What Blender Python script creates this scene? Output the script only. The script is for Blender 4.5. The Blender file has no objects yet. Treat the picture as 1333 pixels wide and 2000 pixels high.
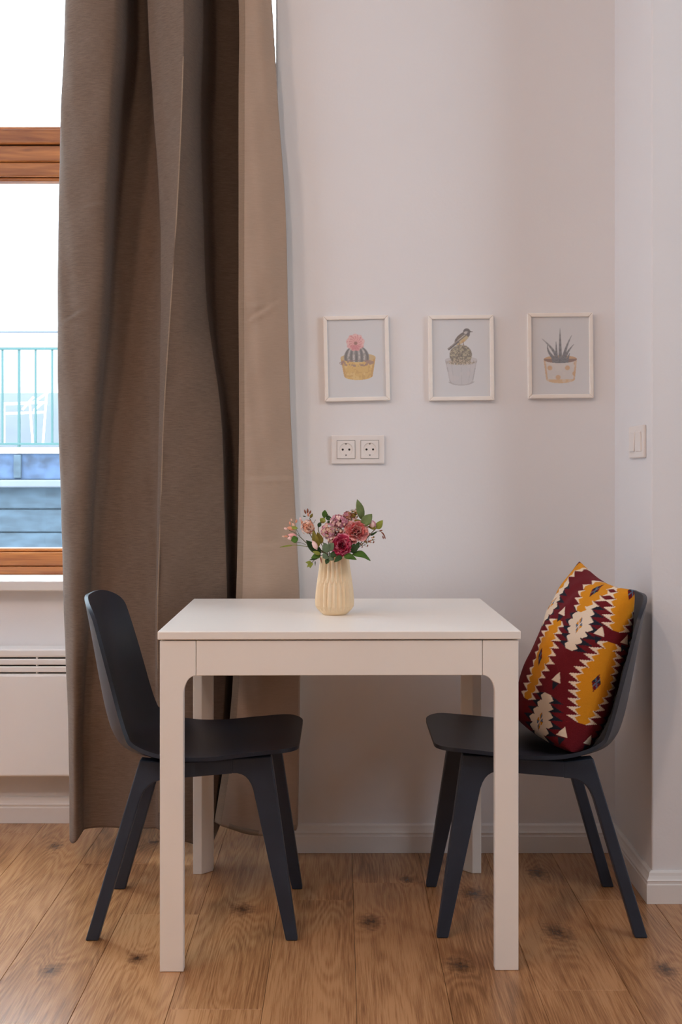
import bpy, bmesh, math, random
import numpy as np
from mathutils import Vector, Matrix
random.seed(7); rng = np.random.default_rng(11)
S = bpy.context.scene; C = S.collection
R = math.radians; PI = math.pi

# ------------------------------------------------------------------ camera
F = 2314.0; CAMZ = 1.09; HY = 931.0; CX = 666.5
cd = bpy.data.cameras.new('camera'); cam = bpy.data.objects.new('camera', cd); C.objects.link(cam)
cam.location = (0, 0, CAMZ); cam.rotation_euler = (R(90), 0, 0)
cd.sensor_fit = 'VERTICAL'; cd.sensor_height = 36; cd.sensor_width = 24
cd.lens = F/2000*36; cd.shift_y = -(1000-HY)/2000; cd.clip_start = .05
S.camera = cam
S.view_settings.view_transform = 'Standard'; S.view_settings.look = 'None'
S.view_settings.gamma = 1; S.view_settings.exposure = 0.0; S.view_settings.use_curve_mapping = False
S.cycles.use_denoising = True; S.cycles.max_bounces = 10; S.cycles.diffuse_bounces = 6
S.cycles.transparent_max_bounces = 12; S.cycles.caustics_reflective = False; S.cycles.sample_clamp_indirect = 6

# ------------------------------------------------------------------ light
w = bpy.data.worlds.new('sky'); S.world = w; w.use_nodes = True
bg = w.node_tree.nodes['Background']; bg.inputs[0].default_value = (.72, .86, 1, 1); bg.inputs[1].default_value = 15.0
def area(name, loc, target, size, power, col, shape='DISK', sy=None):
    d = bpy.data.lights.new(name, 'AREA'); d.shape = shape; d.size = size; d.energy = power; d.color = col
    if sy: d.size_y = sy
    o = bpy.data.objects.new(name, d); C.objects.link(o); o.location = loc
    o.rotation_euler = (Vector(target)-Vector(loc)).to_track_quat('-Z', 'Y').to_euler()
    return o
# daylight of assumed, unseen windows: area lights before the solid left and right walls
area('assumed_window_light_left', (-2.56, 2.35, 1.75), (0, 2.35, 1.45), 1.5, 28, (.58, .78, 1), 'RECTANGLE', 1.9)
area('assumed_window_light_right', (2.76, 1.35, 1.75), (.9, 1.75, 1.5), 1.7, 54, (.70, .85, 1), 'RECTANGLE', 1.9)
# warm ceiling lamps, unseen and assumed: area lights without fixtures
area('assumed_ceiling_lamp_left', (-1.9, 1.1, 2.95), (-.2, 2.6, .6), .45, 14, (1, .72, .58))
area('assumed_ceiling_lamp_front', (-.85, .35, 3.02), (-.2, 2.2, .3), .18, 18, (1, .75, .61))

# ------------------------------------------------------------------ materials
def new_mat(name, col, rough=.5, spec=.5):
    m = bpy.data.materials.new(name); m.use_nodes = True
    b = m.node_tree.nodes['Principled BSDF']
    b.inputs['Base Color'].default_value = (*col, 1); b.inputs['Roughness'].default_value = rough
    b.inputs['Specular IOR Level'].default_value = spec
    return m
def nd(m, t, **k):
    n = m.node_tree.nodes.new(t)
    for a, v in k.items():
        if a in n.inputs: n.inputs[a].default_value = v
        else: setattr(n, a, v)
    return n
def ln(m, a, b): m.node_tree.links.new(a, b)
def P(m): return m.node_tree.nodes['Principled BSDF']
def mapping(m, scale, space='Object'):
    tc = nd(m, 'ShaderNodeTexCoord'); mp = nd(m, 'ShaderNodeMapping'); mp.inputs['Scale'].default_value = scale
    ln(m, tc.outputs[space], mp.inputs[0]); return mp.outputs[0]
def mat(name, col, rough=.5, var=.06, scale=(6, 6, 6), bump=.0, bscale=(80, 80, 80), spec=.5, dist=.002):
    """base colour with faint mottling and fine relief"""
    m = new_mat(name, col, rough, spec)
    no = nd(m, 'ShaderNodeTexNoise', Scale=1.0, Detail=4.0); ln(m, mapping(m, scale), no.inputs['Vector'])
    cr = nd(m, 'ShaderNodeValToRGB'); e = cr.color_ramp.elements
    e[0].position = .3; e[1].position = .7
    e[0].color = (*[c*(1-var) for c in col], 1); e[1].color = (*[min(1, c*(1+var)) for c in col], 1)
    ln(m, no.outputs[0], cr.inputs[0]); ln(m, cr.outputs[0], P(m).inputs['Base Color'])
    if bump:
        n2 = nd(m, 'ShaderNodeTexNoise', Scale=1.0, Detail=3.0); ln(m, mapping(m, bscale), n2.inputs['Vector'])
        bp = nd(m, 'ShaderNodeBump', Strength=bump, Distance=dist); ln(m, n2.outputs[0], bp.inputs['Height'])
        ln(m, bp.outputs[0], P(m).inputs['Normal'])
    return m
def attr_mat(name, rough, bump=0, bscale=(400, 400, 400), coat=0, sheen=0):
    m = new_mat(name, (.5, .5, .5), rough, .3)
    a = nd(m, 'ShaderNodeAttribute'); a.attribute_name = 'Col'
    ln(m, a.outputs['Color'], P(m).inputs['Base Color'])
    if coat: P(m).inputs['Coat Weight'].default_value = coat; P(m).inputs['Coat Roughness'].default_value = .08
    if sheen: P(m).inputs['Sheen Weight'].default_value = sheen
    if bump:
        n2 = nd(m, 'ShaderNodeTexNoise', Scale=1.0, Detail=2.0); ln(m, mapping(m, bscale), n2.inputs['Vector'])
        bp = nd(m, 'ShaderNodeBump', Strength=bump, Distance=.002); ln(m, n2.outputs[0], bp.inputs['Height'])
        ln(m, bp.outputs[0], P(m).inputs['Normal'])
    return m
def s2l(r, g, b):
    f = lambda c: c/12.92 if c <= .04045 else ((c+.055)/1.055)**2.4
    return tuple(f(c/255) for c in (r, g, b))

M = {}
M['wall'] = mat('wall_paint', (.80, .785, .785), .75, .012, (2, 2, 2), .12, (120, 120, 120), .3)
M['wall_far'] = mat('bounce_cut_wall_paint', (.60, .55, .51), .8, .02)  # unseen walls toned darker to cut the light bounced through the room
M['ceiling'] = mat('ceiling_paint', (.85, .84, .82), .8, .01)
M['trim'] = mat('white_trim_paint', (.80, .77, .74), .42, .015, (4, 4, 4), .05, (150, 150, 150))
M['table'] = mat('white_lacquer', (.90, .855, .79), .36, .012, (3, 3, 3), .04, (200, 200, 200))
M['heater'] = mat('heater_enamel', (.88, .87, .86), .35, .01)
M['dark_gap'] = mat('dark_interior', (.012, .010, .008), .7, .1)
M['shell'] = mat('navy_plastic', (.0095, .0135, .024), .42, .12, (14, 14, 14), .12, (500, 500, 500))
M['frame'] = mat('daylit_navy_plastic', (.019, .028, .046), .48, .12, (14, 14, 14), .12, (500, 500, 500))  # shell plastic with the bluish daylight on the legs put into its colour
M['vase'] = mat('cream_ceramic', (.80, .62, .40), .45, .04, (30, 30, 30))
M['picture_frame'] = mat('pale_wood_frame', (.90, .84, .77), .5, .02, (20, 20, 60))
M['print'] = attr_mat('watercolour_print', .5, 0, coat=.35)
M['cushion'] = attr_mat('kilim_weave', .95, .5, (500, 500, 500), sheen=.0)
M['plastic'] = mat('white_switch_plastic', (.83, .78, .74), .32, .01)
M['metal'] = new_mat('contact_metal_and_gap_shade', (.25, .23, .21), .4)

def curtain_mat(name, col, weave):
    m = new_mat(name, col, .92, .15)
    P(m).inputs['Sheen Weight'].default_value = .12
    n1 = nd(m, 'ShaderNodeTexNoise', Scale=1.0, Detail=3.0); ln(m, mapping(m, (45, 45, 700)), n1.inputs['Vector'])
    n3 = nd(m, 'ShaderNodeTexNoise', Scale=1.0, Detail=2.0); ln(m, mapping(m, (900, 900, 300)), n3.inputs['Vector'])
    mx = nd(m, 'ShaderNodeMath', operation='MULTIPLY_ADD'); mx.inputs[1].default_value = .45
    ln(m, n3.outputs[0], mx.inputs[0]); ln(m, n1.outputs[0], mx.inputs[2])
    cr = nd(m, 'ShaderNodeValToRGB'); e = cr.color_ramp.elements; e[0].position = .45; e[1].position = 1.0
    e[0].color = (*[c*(1-weave) for c in col], 1); e[1].color = (*[c*(1+weave) for c in col], 1)
    ln(m, mx.outputs[0], cr.inputs[0]); ln(m, cr.outputs[0], P(m).inputs['Base Color'])
    bp = nd(m, 'ShaderNodeBump', Strength=.25*weave/.22, Distance=.001); ln(m, mx.outputs[0], bp.inputs['Height'])
    ln(m, bp.outputs[0], P(m).inputs['Normal'])
    return m
M['curtain'] = curtain_mat('taupe_curtain_weave', (.165, .116, .085), .24)
M['lining'] = curtain_mat('beige_curtain_lining', (.40, .295, .22), .06)
M['hem'] = curtain_mat('curtain_hem_tape', (.28, .20, .14), .12)

def pine(name, ax):
    m = new_mat(name, (.5, .22, .07), .38)
    sc = (3, 40, 40) if ax == 'x' else (40, 40, 3)
    n1 = nd(m, 'ShaderNodeTexNoise', Scale=1.0, Detail=4.0, Distortion=1.2); ln(m, mapping(m, sc), n1.inputs['Vector'])
    cr = nd(m, 'ShaderNodeValToRGB'); e = cr.color_ramp.elements
    e[0].position = .32; e[1].position = .68; e[0].color = (.22, .055, .010, 1); e[1].color = (.50, .175, .040, 1)
    ln(m, n1.outputs[0], cr.inputs[0])
    vo = nd(m, 'ShaderNodeTexVoronoi', Scale=1.0); ln(m, mapping(m, (5, 14, 14) if ax == 'x' else (14, 14, 5)), vo.inputs['Vector'])
    kr = nd(m, 'ShaderNodeValToRGB'); k = kr.color_ramp.elements; k[0].position = .04; k[1].position = .16
    k[0].color = (.25, .14, .1, 1); k[1].color = (1, 1, 1, 1)
    ln(m, vo.outputs['Distance'], kr.inputs[0])
    mx = nd(m, 'ShaderNodeMix', data_type='RGBA', blend_type='MULTIPLY'); mx.inputs['Factor'].default_value = 1
    ln(m, cr.outputs[0], mx.inputs['A']); ln(m, kr.outputs[0], mx.inputs['B']); ln(m, mx.outputs['Result'], P(m).inputs['Base Color'])
    return m
M['pine'] = pine('orange_pine', 'x'); M['pine_v'] = pine('orange_pine_upright', 'z')

def glass():
    m = bpy.data.materials.new('window_glass'); m.use_nodes = True; nt = m.node_tree; nt.nodes.clear()
    out = nt.nodes.new('ShaderNodeOutputMaterial'); mix = nt.nodes.new('ShaderNodeMixShader')
    tr = nt.nodes.new('ShaderNodeBsdfTransparent'); gl = nt.nodes.new('ShaderNodeBsdfGlossy'); gl.inputs['Roughness'].default_value = .01
    fr = nt.nodes.new('ShaderNodeFresnel'); fr.inputs[0].default_value = 1.45
    tr.inputs[0].default_value = (.97, .985, .98, 1)
    ge = nt.nodes.new('ShaderNodeNewGeometry'); sb = nt.nodes.new('ShaderNodeMath'); sb.operation = 'SUBTRACT'; sb.inputs[0].default_value = 1
    mu = nt.nodes.new('ShaderNodeMath'); mu.operation = 'MULTIPLY'; nt.links.new(ge.outputs['Backfacing'], sb.inputs[1])
    nt.links.new(fr.outputs[0], mu.inputs[0]); nt.links.new(sb.outputs[0], mu.inputs[1])      # one reflection per pane, at its front face
    nt.links.new(mu.outputs[0], mix.inputs[0]); nt.links.new(tr.outputs[0], mix.inputs[1]); nt.links.new(gl.outputs[0], mix.inputs[2])
    nt.links.new(mix.outputs[0], out.inputs[0]); return m
M['glass'] = glass()

# oak floor: contour grain from stretched noise, per plank offset, knots at their places in the room
def floor_mat():
    m = new_mat('oak_laminate', (.4, .22, .1), .27, .65)
    oi = nd(m, 'ShaderNodeObjectInfo'); tc = nd(m, 'ShaderNodeTexCoord'); geo = nd(m, 'ShaderNodeNewGeometry')
    cmb = nd(m, 'ShaderNodeCombineXYZ')
    mu = nd(m, 'ShaderNodeMath', operation='MULTIPLY'); mu.inputs[1].default_value = 91.0; ln(m, oi.outputs['Random'], mu.inputs[0])
    ln(m, mu.outputs[0], cmb.inputs[0]); ln(m, mu.outputs[0], cmb.inputs[1])
    ad = nd(m, 'ShaderNodeVectorMath', operation='ADD'); ln(m, tc.outputs['Object'], ad.inputs[0]); ln(m, cmb.outputs[0], ad.inputs[1])
    def mapped(s):
        mp = nd(m, 'ShaderNodeMapping'); mp.inputs['Scale'].default_value = s; ln(m, ad.outputs[0], mp.inputs[0]); return mp.outputs[0]
    # knots: pull the grain around each and darken its heart
    knots = [(475, 1776, .020), (722, 1800, .021), (896, 1885, .020), (268, 1872, .014), (1092, 1822, .026), (1300, 1893, .018),
             (925, 1745, .022), (100, 1895, .017), (110, 1652, .016), (1050, 1705, .020), (298, 1645, .012), (795, 1718, .012),
             (1275, 1640, .02), (560, 1700, .015)]
    acc = None
    for (px, py, r) in knots:
        s = (py-HY)/CAMZ; p = ((px-CX)/s, F/s, 0)
        df = nd(m, 'ShaderNodeVectorMath', operation='SUBTRACT'); ln(m, geo.outputs['Position'], df.inputs[0]); df.inputs[1].default_value = p
        sc = nd(m, 'ShaderNodeVectorMath', operation='MULTIPLY'); ln(m, df.outputs[0], sc.inputs[0]); sc.inputs[1].default_value = (1/r, .62/r, 0)
        le = nd(m, 'ShaderNodeVectorMath', operation='LENGTH'); ln(m, sc.outputs[0], le.inputs[0])
        if acc is None: acc = le.outputs['Value']
        else:
            mn = nd(m, 'ShaderNodeMath', operation='MINIMUM'); ln(m, acc, mn.inputs[0]); ln(m, le.outputs['Value'], mn.inputs[1]); acc = mn.outputs[0]
    # influence = exp(-d^2/6)
    sq = nd(m, 'ShaderNodeMath', operation='MULTIPLY'); ln(m, acc, sq.inputs[0]); ln(m, acc, sq.inputs[1])
    ng = nd(m, 'ShaderNodeMath', operation='MULTIPLY'); ln(m, sq.outputs[0], ng.inputs[0]); ng.inputs[1].default_value = -.14
    ex = nd(m, 'ShaderNodeMath', operation='EXPONENT'); ln(m, ng.outputs[0], ex.inputs[0])
    n1 = nd(m, 'ShaderNodeTexNoise', Scale=1.0, Detail=1.5, Roughness=.4); ln(m, mapped((9, 1.1, 1)), n1.inputs['Vector'])
    k1 = nd(m, 'ShaderNodeMath', operation='MULTIPLY_ADD'); ln(m, ex.outputs[0], k1.inputs[0]); k1.inputs[1].default_value = .12; ln(m, n1.outputs[0], k1.inputs[2])
    f1 = nd(m, 'ShaderNodeMath', operation='MULTIPLY'); ln(m, k1.outputs[0], f1.inputs[0]); f1.inputs[1].default_value = 120
    si = nd(m, 'ShaderNodeMath', operation='SINE'); ln(m, f1.outputs[0], si.inputs[0])
    n2 = nd(m, 'ShaderNodeTexNoise', Scale=1.0, Detail=4.0, Roughness=.65); ln(m, mapped((330, 8, 1)), n2.inputs['Vector'])
    n3 = nd(m, 'ShaderNodeTexNoise', Scale=1.0, Detail=2.0); ln(m, mapped((14, 1.6, 1)), n3.inputs['Vector'])
    g1 = nd(m, 'ShaderNodeMath', operation='MULTIPLY_ADD'); ln(m, si.outputs[0], g1.inputs[0]); g1.inputs[1].default_value = .065; ln(m, n2.outputs[0], g1.inputs[2])
    g2 = nd(m, 'ShaderNodeMath', operation='MULTIPLY_ADD'); ln(m, n3.outputs[0], g2.inputs[0]); g2.inputs[1].default_value = .55; ln(m, g1.outputs[0], g2.inputs[2])
    g3 = nd(m, 'ShaderNodeMath', operation='MULTIPLY_ADD'); ln(m, oi.outputs['Random'], g3.inputs[0]); g3.inputs[1].default_value = .16; ln(m, g2.outputs[0], g3.inputs[2])
    cr = nd(m, 'ShaderNodeValToRGB'); e = cr.color_ramp.elements
    e[0].position = .60; e[1].position = 1.12; e[0].color = (.215, .092, .033, 1); e[1].color = (.49, .245, .105, 1)
    mid = e.new(.82); mid.color = (.365, .170, .068, 1)
    ln(m, g3.outputs[0], cr.inputs[0])
    # knot heart with ragged edge
    n4 = nd(m, 'ShaderNodeTexNoise', Scale=70.0, Detail=3.0); ln(m, geo.outputs['Position'], n4.inputs['Vector'])
    rg = nd(m, 'ShaderNodeMath', operation='MULTIPLY_ADD'); ln(m, n4.outputs[0], rg.inputs[0]); rg.inputs[1].default_value = 2.6; ln(m, acc, rg.inputs[2])
    kr = nd(m, 'ShaderNodeValToRGB'); k = kr.color_ramp.elements; k[0].position = .24; k[1].position = .62
    k[0].color = (.13, .10, .10, 1); k[1].color = (1, 1, 1, 1)
    dv = nd(m, 'ShaderNodeMath', operation='MULTIPLY'); ln(m, rg.outputs[0], dv.inputs[0]); dv.inputs[1].default_value = .2
    ln(m, dv.outputs[0], kr.inputs[0])
    mx = nd(m, 'ShaderNodeMix', data_type='RGBA', blend_type='MULTIPLY'); mx.inputs['Factor'].default_value = 1
    ln(m, cr.outputs[0], mx.inputs['A']); ln(m, kr.outputs[0], mx.inputs['B']); ln(m, mx.outputs['Result'], P(m).inputs['Base Color'])
    bp = nd(m, 'ShaderNodeBump', Strength=.12, Distance=.001); ln(m, g1.outputs[0], bp.inputs['Height']); ln(m, bp.outputs[0], P(m).inputs['Normal'])
    return m
M['oak'] = floor_mat()
M['facade'] = mat('white_render', (.88, .88, .87), .9, .02)
M['facade_grey'] = mat('ledge_and_recess_shade_grey', (.08, .085, .093), .9, .08, (3, 3, 3))
M['plinth'] = mat('blue_grey_plaster', (.026, .039, .051), .9, .35, (5, 5, 14), .3, (12, 12, 12))
M['slab_paint'] = mat('peeling_blue_paint', (.022, .037, .068), .85, .55, (7, 7, 9), .3, (20, 20, 20))
M['green_metal'] = mat('teal_green_railing_paint', (.003, .036, .033), .5, .1)
M['white_metal'] = mat('white_garden_metal', (.85, .85, .85), .5, .02)
M['cable'] = mat('grey_cable', (.04, .045, .055), .6, .05)
M['ground'] = mat('grey_asphalt', (.30, .31, .33), .9, .15)

# ------------------------------------------------------------------ mesh helpers
def tag(o, label=None, cat=None, group=None, kind=None):
    for k, v in (('label', label), ('category', cat), ('group', group), ('kind', kind)):
        if v: o[k] = v
    return o
def empty(name, loc=(0, 0, 0), rz=0, label=None, cat=None, group=None, rot=None):
    o = bpy.data.objects.new(name, None); C.objects.link(o); o.location = loc
    o.rotation_euler = rot if rot else (0, 0, rz); o.empty_display_size = .05
    return tag(o, label, cat, group)
def mesh_obj(name, verts, faces, m, parent=None, smooth=False, bevel=0, segs=2, loc=None):
    me = bpy.data.meshes.new(name); me.from_pydata([tuple(v) for v in verts], [], faces); me.materials.append(m)
    bm = bmesh.new(); bm.from_mesh(me); bmesh.ops.recalc_face_normals(bm, faces=bm.faces); bm.to_mesh(me); bm.free()
    if smooth: me.polygons.foreach_set('use_smooth', [True]*len(me.polygons))
    o = bpy.data.objects.new(name, me); C.objects.link(o)
    if parent: o.parent = parent
    if loc: o.location = loc
    if bevel:
        b = o.modifiers.new('bevel', 'BEVEL'); b.width = bevel; b.segments = segs; b.limit_method = 'ANGLE'; b.angle_limit = R(35)
    return o
class MB:
    def __init__(s): s.v = []; s.f = []
    def add(s, v, f):
        n = len(s.v); s.v += [tuple(p) for p in v]; s.f += [[i+n for i in q] for q in f]; return s
    def box(s, x0, x1, y0, y1, z0, z1):
        v = [(x, y, z) for x in (x0, x1) for y in (y0, y1) for z in (z0, z1)]
        return s.add(v, [(0, 1, 3, 2), (4, 6, 7, 5), (0, 4, 5, 1), (2, 3, 7, 6), (0, 2, 6, 4), (1, 5, 7, 3)])
    def prism(s, poly, fn, a, b):
        """poly of 2D points, fn(p, t) -> 3D; extruded from a to b"""
        n = len(poly); v = [fn(p, a) for p in poly]+[fn(p, b) for p in poly]
        return s.add(v, [list(range(n))[::-1], list(range(n, 2*n))]+[[i, (i+1) % n, n+(i+1) % n, n+i] for i in range(n)])
    def tube(s, pts, r, n=6):
        pts = [Vector(p) for p in pts]; rs = r if isinstance(r, (list, tuple)) else [r]*len(pts); b = len(s.v)
        for i, p in enumerate(pts):
            d = (pts[min(i+1, len(pts)-1)]-pts[max(i-1, 0)]).normalized()
            u = d.orthogonal().normalized() if i == 0 else (u-d*u.dot(d)).normalized()
            t = d.cross(u)
            s.v += [tuple(p+(u*math.cos(2*PI*k/n)+t*math.sin(2*PI*k/n))*rs[i]) for k in range(n)]
        for i in range(len(pts)-1):
            s.f += [[b+i*n+k, b+i*n+(k+1) % n, b+(i+1)*n+(k+1) % n, b+(i+1)*n+k] for k in range(n)]
        s.f += [[b+k for k in range(n)][::-1], [b+(len(pts)-1)*n+k for k in range(n)]]
        return s
    def lathe(s, prof, n=32, c=(0, 0, 0), close=True):
        b = len(s.v)
        for (r, z) in prof: s.v += [(c[0]+r*math.cos(2*PI*k/n), c[1]+r*math.sin(2*PI*k/n), c[2]+z) for k in range(n)]
        for i in range(len(prof)-1):
            s.f += [[b+i*n+k, b+i*n+(k+1) % n, b+(i+1)*n+(k+1) % n, b+(i+1)*n+k] for k in range(n)]
        if close: s.f += [[b+k for k in range(n)][::-1], [b+(len(prof)-1)*n+k for k in range(n)]]
        return s
    def build(s, name, m, parent=None, **k): return mesh_obj(name, s.v, s.f, m, parent, **k)
def box(name, m, parent, x0, x1, y0, y1, z0, z1, bevel=0, **k):
    return MB().box(x0, x1, y0, y1, z0, z1).build(name, m, parent, bevel=bevel, **k)
def struct(o): o['kind'] = 'structure'; return o
def copy_tree(o, parent=None):
    c = o.copy(); C.objects.link(c); c.parent = parent
    for ch in list(o.children): copy_tree(ch, c)
    return c
def at(px, py, y):
    """point of the room seen at a pixel of the photograph, at distance y from the camera plane"""
    s = F/y; return Vector(((px-CX)/s, y, CAMZ-(py-HY)/s))

# ------------------------------------------------------------------ room shell
YB = 3.446; XC = -.19; XN = .797; YR = 3.037; YW = 3.74; YG = 3.93; H = 3.1; XL = -2.6; XR = 2.8
struct(box('wall_back', M['wall'], None, XC, XN+.05, YB, YW, 0, H, .006))
struct(box('wall_right', M['wall'], None, XN, XR, YR, YW+.2, 0, H, .004))
wb = MB().box(XL, XC+.12, YW, YW+.3, -.02, .735).box(-.1, .3, YW, YW+.3, .735, H).box(XL-.1, -.1, YW, YW+.3, 2.95, H)
struct(wb.build('wall_window', M['wall']))
wl = MB().box(XL-.15, XL, -2.5, YW+.3, 0, H)
struct(wl.build('wall_left', M['wall']))
struct(box('wall_rear', M['wall_far'], None, XL-.15, XR+.1, -2.6, -2.5, 0, H))
struct(box('wall_far_right', M['wall_far'], None, XR, XR+.1, -2.5, YR, 0, H))
struct(box('ceiling', M['ceiling'], None, XL-.15, XR+.1, -2.6, YW+.3, H, H+.1))

# floor of separate oak planks
fl = struct(box('floor', M['dark_gap'], None, XL-.1, XR+.1, -2.6, YW+.05, -.06, -.0085))
PW = .1925; G = .0004; L = 1.38
def plank_mesh(wid, length, nm):
    hx = wid/2-G; hy = length/2-G; c = .0006
    v = [(-hx, -hy, -.008), (hx, -hy, -.008), (hx, hy, -.008), (-hx, hy, -.008),
         (-hx, -hy, -c), (hx, -hy, -c), (hx, hy, -c), (-hx, hy, -c),
         (-hx+c, -hy+c, 0), (hx-c, -hy+c, 0), (hx-c, hy-c, 0), (-hx+c, hy-c, 0)]
    f = [(3, 2, 1, 0), (8, 9, 10, 11)]
    for a in (0, 4): f += [(a+i, a+(i+1) % 4, a+4+(i+1) % 4, a+4+i) for i in range(4)]
    me = bpy.data.meshes.new(nm); me.from_pydata(v, [], f); me.materials.append(M['oak']); return me
pm = {}
seam = {-2: 2.425, 2: 2.515, -1: 3.05, 0: 3.18, 1: 2.18, 3: 3.05, -3: 2.95, -4: 3.34, -5: 2.55, 4: 2.2, 5: 2.75}   # y of a cross joint in each row
for r in range(-14, 15):
    x0 = .032+PW*(r) ; x1 = x0+PW
    if x1 < XL+.01 or x0 > XR-.01: continue
    y0 = seam.get(r, random.uniform(2.2, 3.4))
    while y0 > -2.5: y0 -= L
    while y0 < YW:
        a = max(y0, -2.55); b = min(y0+L, YW+.03)
        if x0 >= XC: b = min(b, YB+.1)
        if b-a > .03:
            key = round(b-a, 3)
            if key not in pm: pm[key] = plank_mesh(PW, key, 'plank')
            o = bpy.data.objects.new('plank', pm[key]); C.objects.link(o); o.parent = fl; o.location = ((x0+x1)/2, (a+b)/2, 0)
        y0 += L

# moulded baseboards: profile (out from wall, height)
BP = [(0, 0), (.017, 0), (.017, .048), (.0145, .050), (.0145, .056), (.0165, .058), (.013, .063), (.010, .070), (.0085, .077), (.004, .081), (0, .081)]
def baseboard(name, a, b, n, ma=(0, 0), mb=(0, 0)):
    """a, b wall points (x, y); n outward unit normal; mitre: shift of ends per unit of depth"""
    a = Vector(a); b = Vector(b); n = Vector(n); d = (b-a).normalized()
    f = lambda p, t: tuple((a+n*p[0]-d*p[0]*ma if t == 0 else b+n*p[0]+d*p[0]*mb).to_3d()+Vector((0, 0, p[1]+.0005)))
    ob = MB().prism(BP, f, 0, 1).build(name, M['trim']); return struct(ob)
baseboard('baseboard_back', (XC, YB), (XN, YB), (0, -1), 1, -1)
baseboard('baseboard_nook', (XN, YB), (XN, YR), (-1, 0), -1, 1)
baseboard('baseboard_right', (XN, YR), (XR, YR), (0, -1), 1, 0)
baseboard('baseboard_window', (XL, YW), (XC, YW), (0, -1), 0, -1)
baseboard('baseboard_corner', (XC, YW), (XC, YB), (-1, 0), -1, 1)

# ------------------------------------------------------------------ window
zb0, zb1 = .766, .853; zt0, zt1 = 2.067, 2.252
win = empty('window_1', (-1.3, YG, .766)); win['kind'] = 'structure'
def wpart(name, m, *a, bevel=.003): 
    o = box(name, m, win, *a, bevel=bevel); o.matrix_parent_inverse = Matrix.Translation((-win.location[0], -win.location[1], -win.location[2])); return o
wx0, wx1 = -2.55, -.10
wpart('bottom_rail', M['pine'], wx0, wx1, YG-.012, YG+.06, zb0, zb0+.026)
wpart('sash_rail', M['pine'], wx0, wx1, YG, YG+.06, zb0+.027, zb1-.014)
wpart('glazing_bead', M['pine'], wx0, wx1, YG+.008, YG+.05, zb1-.0135, zb1, bevel=.005)
wpart('top_bead', M['pine'], wx0, wx1, YG+.006, YG+.05, zt1-.008, zt1+.001, bevel=.003)
wpart('transom_rail', M['pine'], wx0, wx1, YG-.006, YG+.06, zt1-.061, zt1-.0085, bevel=.006)
wpart('transom_groove', M['dark_gap'], wx0, wx1, YG+.012, YG+.05, zt1-.068, zt1-.061, bevel=0)
wpart('transom_rail', M['pine'], wx0, wx1, YG-.010, YG+.06, zt1-.119, zt1-.067, bevel=.004)
wpart('sash_rail', M['pine'], wx0, wx1, YG-.004, YG+.06, zt0+.018, zt1-.120, bevel=.004)
wpart('glazing_bead', M['pine'], wx0, wx1, YG+.006, YG+.05, zt0+.004, zt0+.0175, bevel=.005)
for px_ in (wx0, -1.72, wx1-.07): wpart('side_post', M['pine_v'], px_, px_+.07, YG+.001, YG+.058, zb0+.03, 2.95)
wpart('glass_pane', M['glass'], wx0+.02, wx1-.02, YG+.028, YG+.032, zb1-.01, zt0+.02, bevel=0)
wpart('glass_pane', M['glass'], wx0+.02, wx1-.02, YG+.028, YG+.032, zt1-.01, 2.95, bevel=0)
wpart('window_sill', M['trim'], XL, XC-.001, YW-.055, YG+.02, .734, .766, bevel=.004)

# ------------------------------------------------------------------ outside: facade opposite with balcony
ground = struct(box('ground', M['ground'], None, -30, 30, 4.2, 13.4, -3.2, -3.0))
YF = 11.0; sF = F/YF
bld = empty('neighbour_building', (-3, 12.5, -3), label='white rendered building across the courtyard, seen through the window', cat='building')
def bpart(name, m, x0, x1, y0, y1, z0, z1, **k):
    o = box(name, m, bld, x0+3, x1+3, y0-12.5, y1-12.5, z0+3, z1+3, **k); return o
def zz(py, y=YF): return CAMZ-(py-HY)/(F/y)
bpart('facade_wall', M['facade'], -16, 14, 12.5, 13.3, -3, 14)
bpart('cornice', M['facade'], -16, 14, 12.35, 12.5, zz(190, 12.4), zz(178, 12.4), bevel=.02)
bpart('recess_shade_band', M['facade_grey'], -16, 14, 12.42, 12.5, zz(867), zz(768, 12.45))  # grey band painting the shade of the recess behind the railing
bpart('lower_wall', M['plinth'], -16, 14, YF+.12, 12.35, -3, zz(953))
for k in range(5): bpart('render_course', M['plinth'], -16, 14, YF+.09, YF+.13, zz(1180-46*k)+.012, zz(1180-46*(k+1)), bevel=.01)
bpart('balcony_ledge', M['facade_grey'], -16, 14, YF-.06, 12.5, zz(952), zz(937), bevel=.015)
bpart('balcony_slab', M['slab_paint'], -16, 14, YF, 12.5, zz(937), zz(886), bevel=.01)
bpart('balcony_kerb', M['facade'], -16, 14, YF-.03, 12.5, zz(886), zz(874), bevel=.01)
for k in range(-6, 6):
    x = (35-CX)/sF+k*1.1; bpart('slab_bracket', M['plinth'], x-.035, x+.035, YF-.03, YF+.05, zz(934), zz(888), bevel=.01)
rail = empty('balcony_railing', ((35-CX)/sF, YF+.05, zz(874)), label='teal green metal balcony railing with thin upright bars, outside the window', cat='railing')
rx, ry, rz_ = rail.location
def rpart(name, x0, x1, y0, y1, z0, z1):
    return box(name, M['green_metal'], rail, x0-rx, x1-rx, y0-ry, y1-ry, z0-rz_, z1-rz_, bevel=.003)
rpart('top_rail', -9.5, 4, ry-.025, ry+.025, zz(682.5), zz(677.5))
rpart('bottom_rail', -9.5, 4, ry-.02, ry+.02, zz(869), zz(864.5))
pitch = 32.5/sF
for k in range(-26, 26):
    x = (34.5-CX)/sF+k*pitch; post = (k % 4 == 0)
    if post: rpart('post', x-.012, x+.012, ry-.012, ry+.012, rz_-.02, zz(680))
    else: rpart('baluster', x-.0095, x+.0095, ry-.0095, ry+.0095, zz(866), zz(680))
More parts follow.
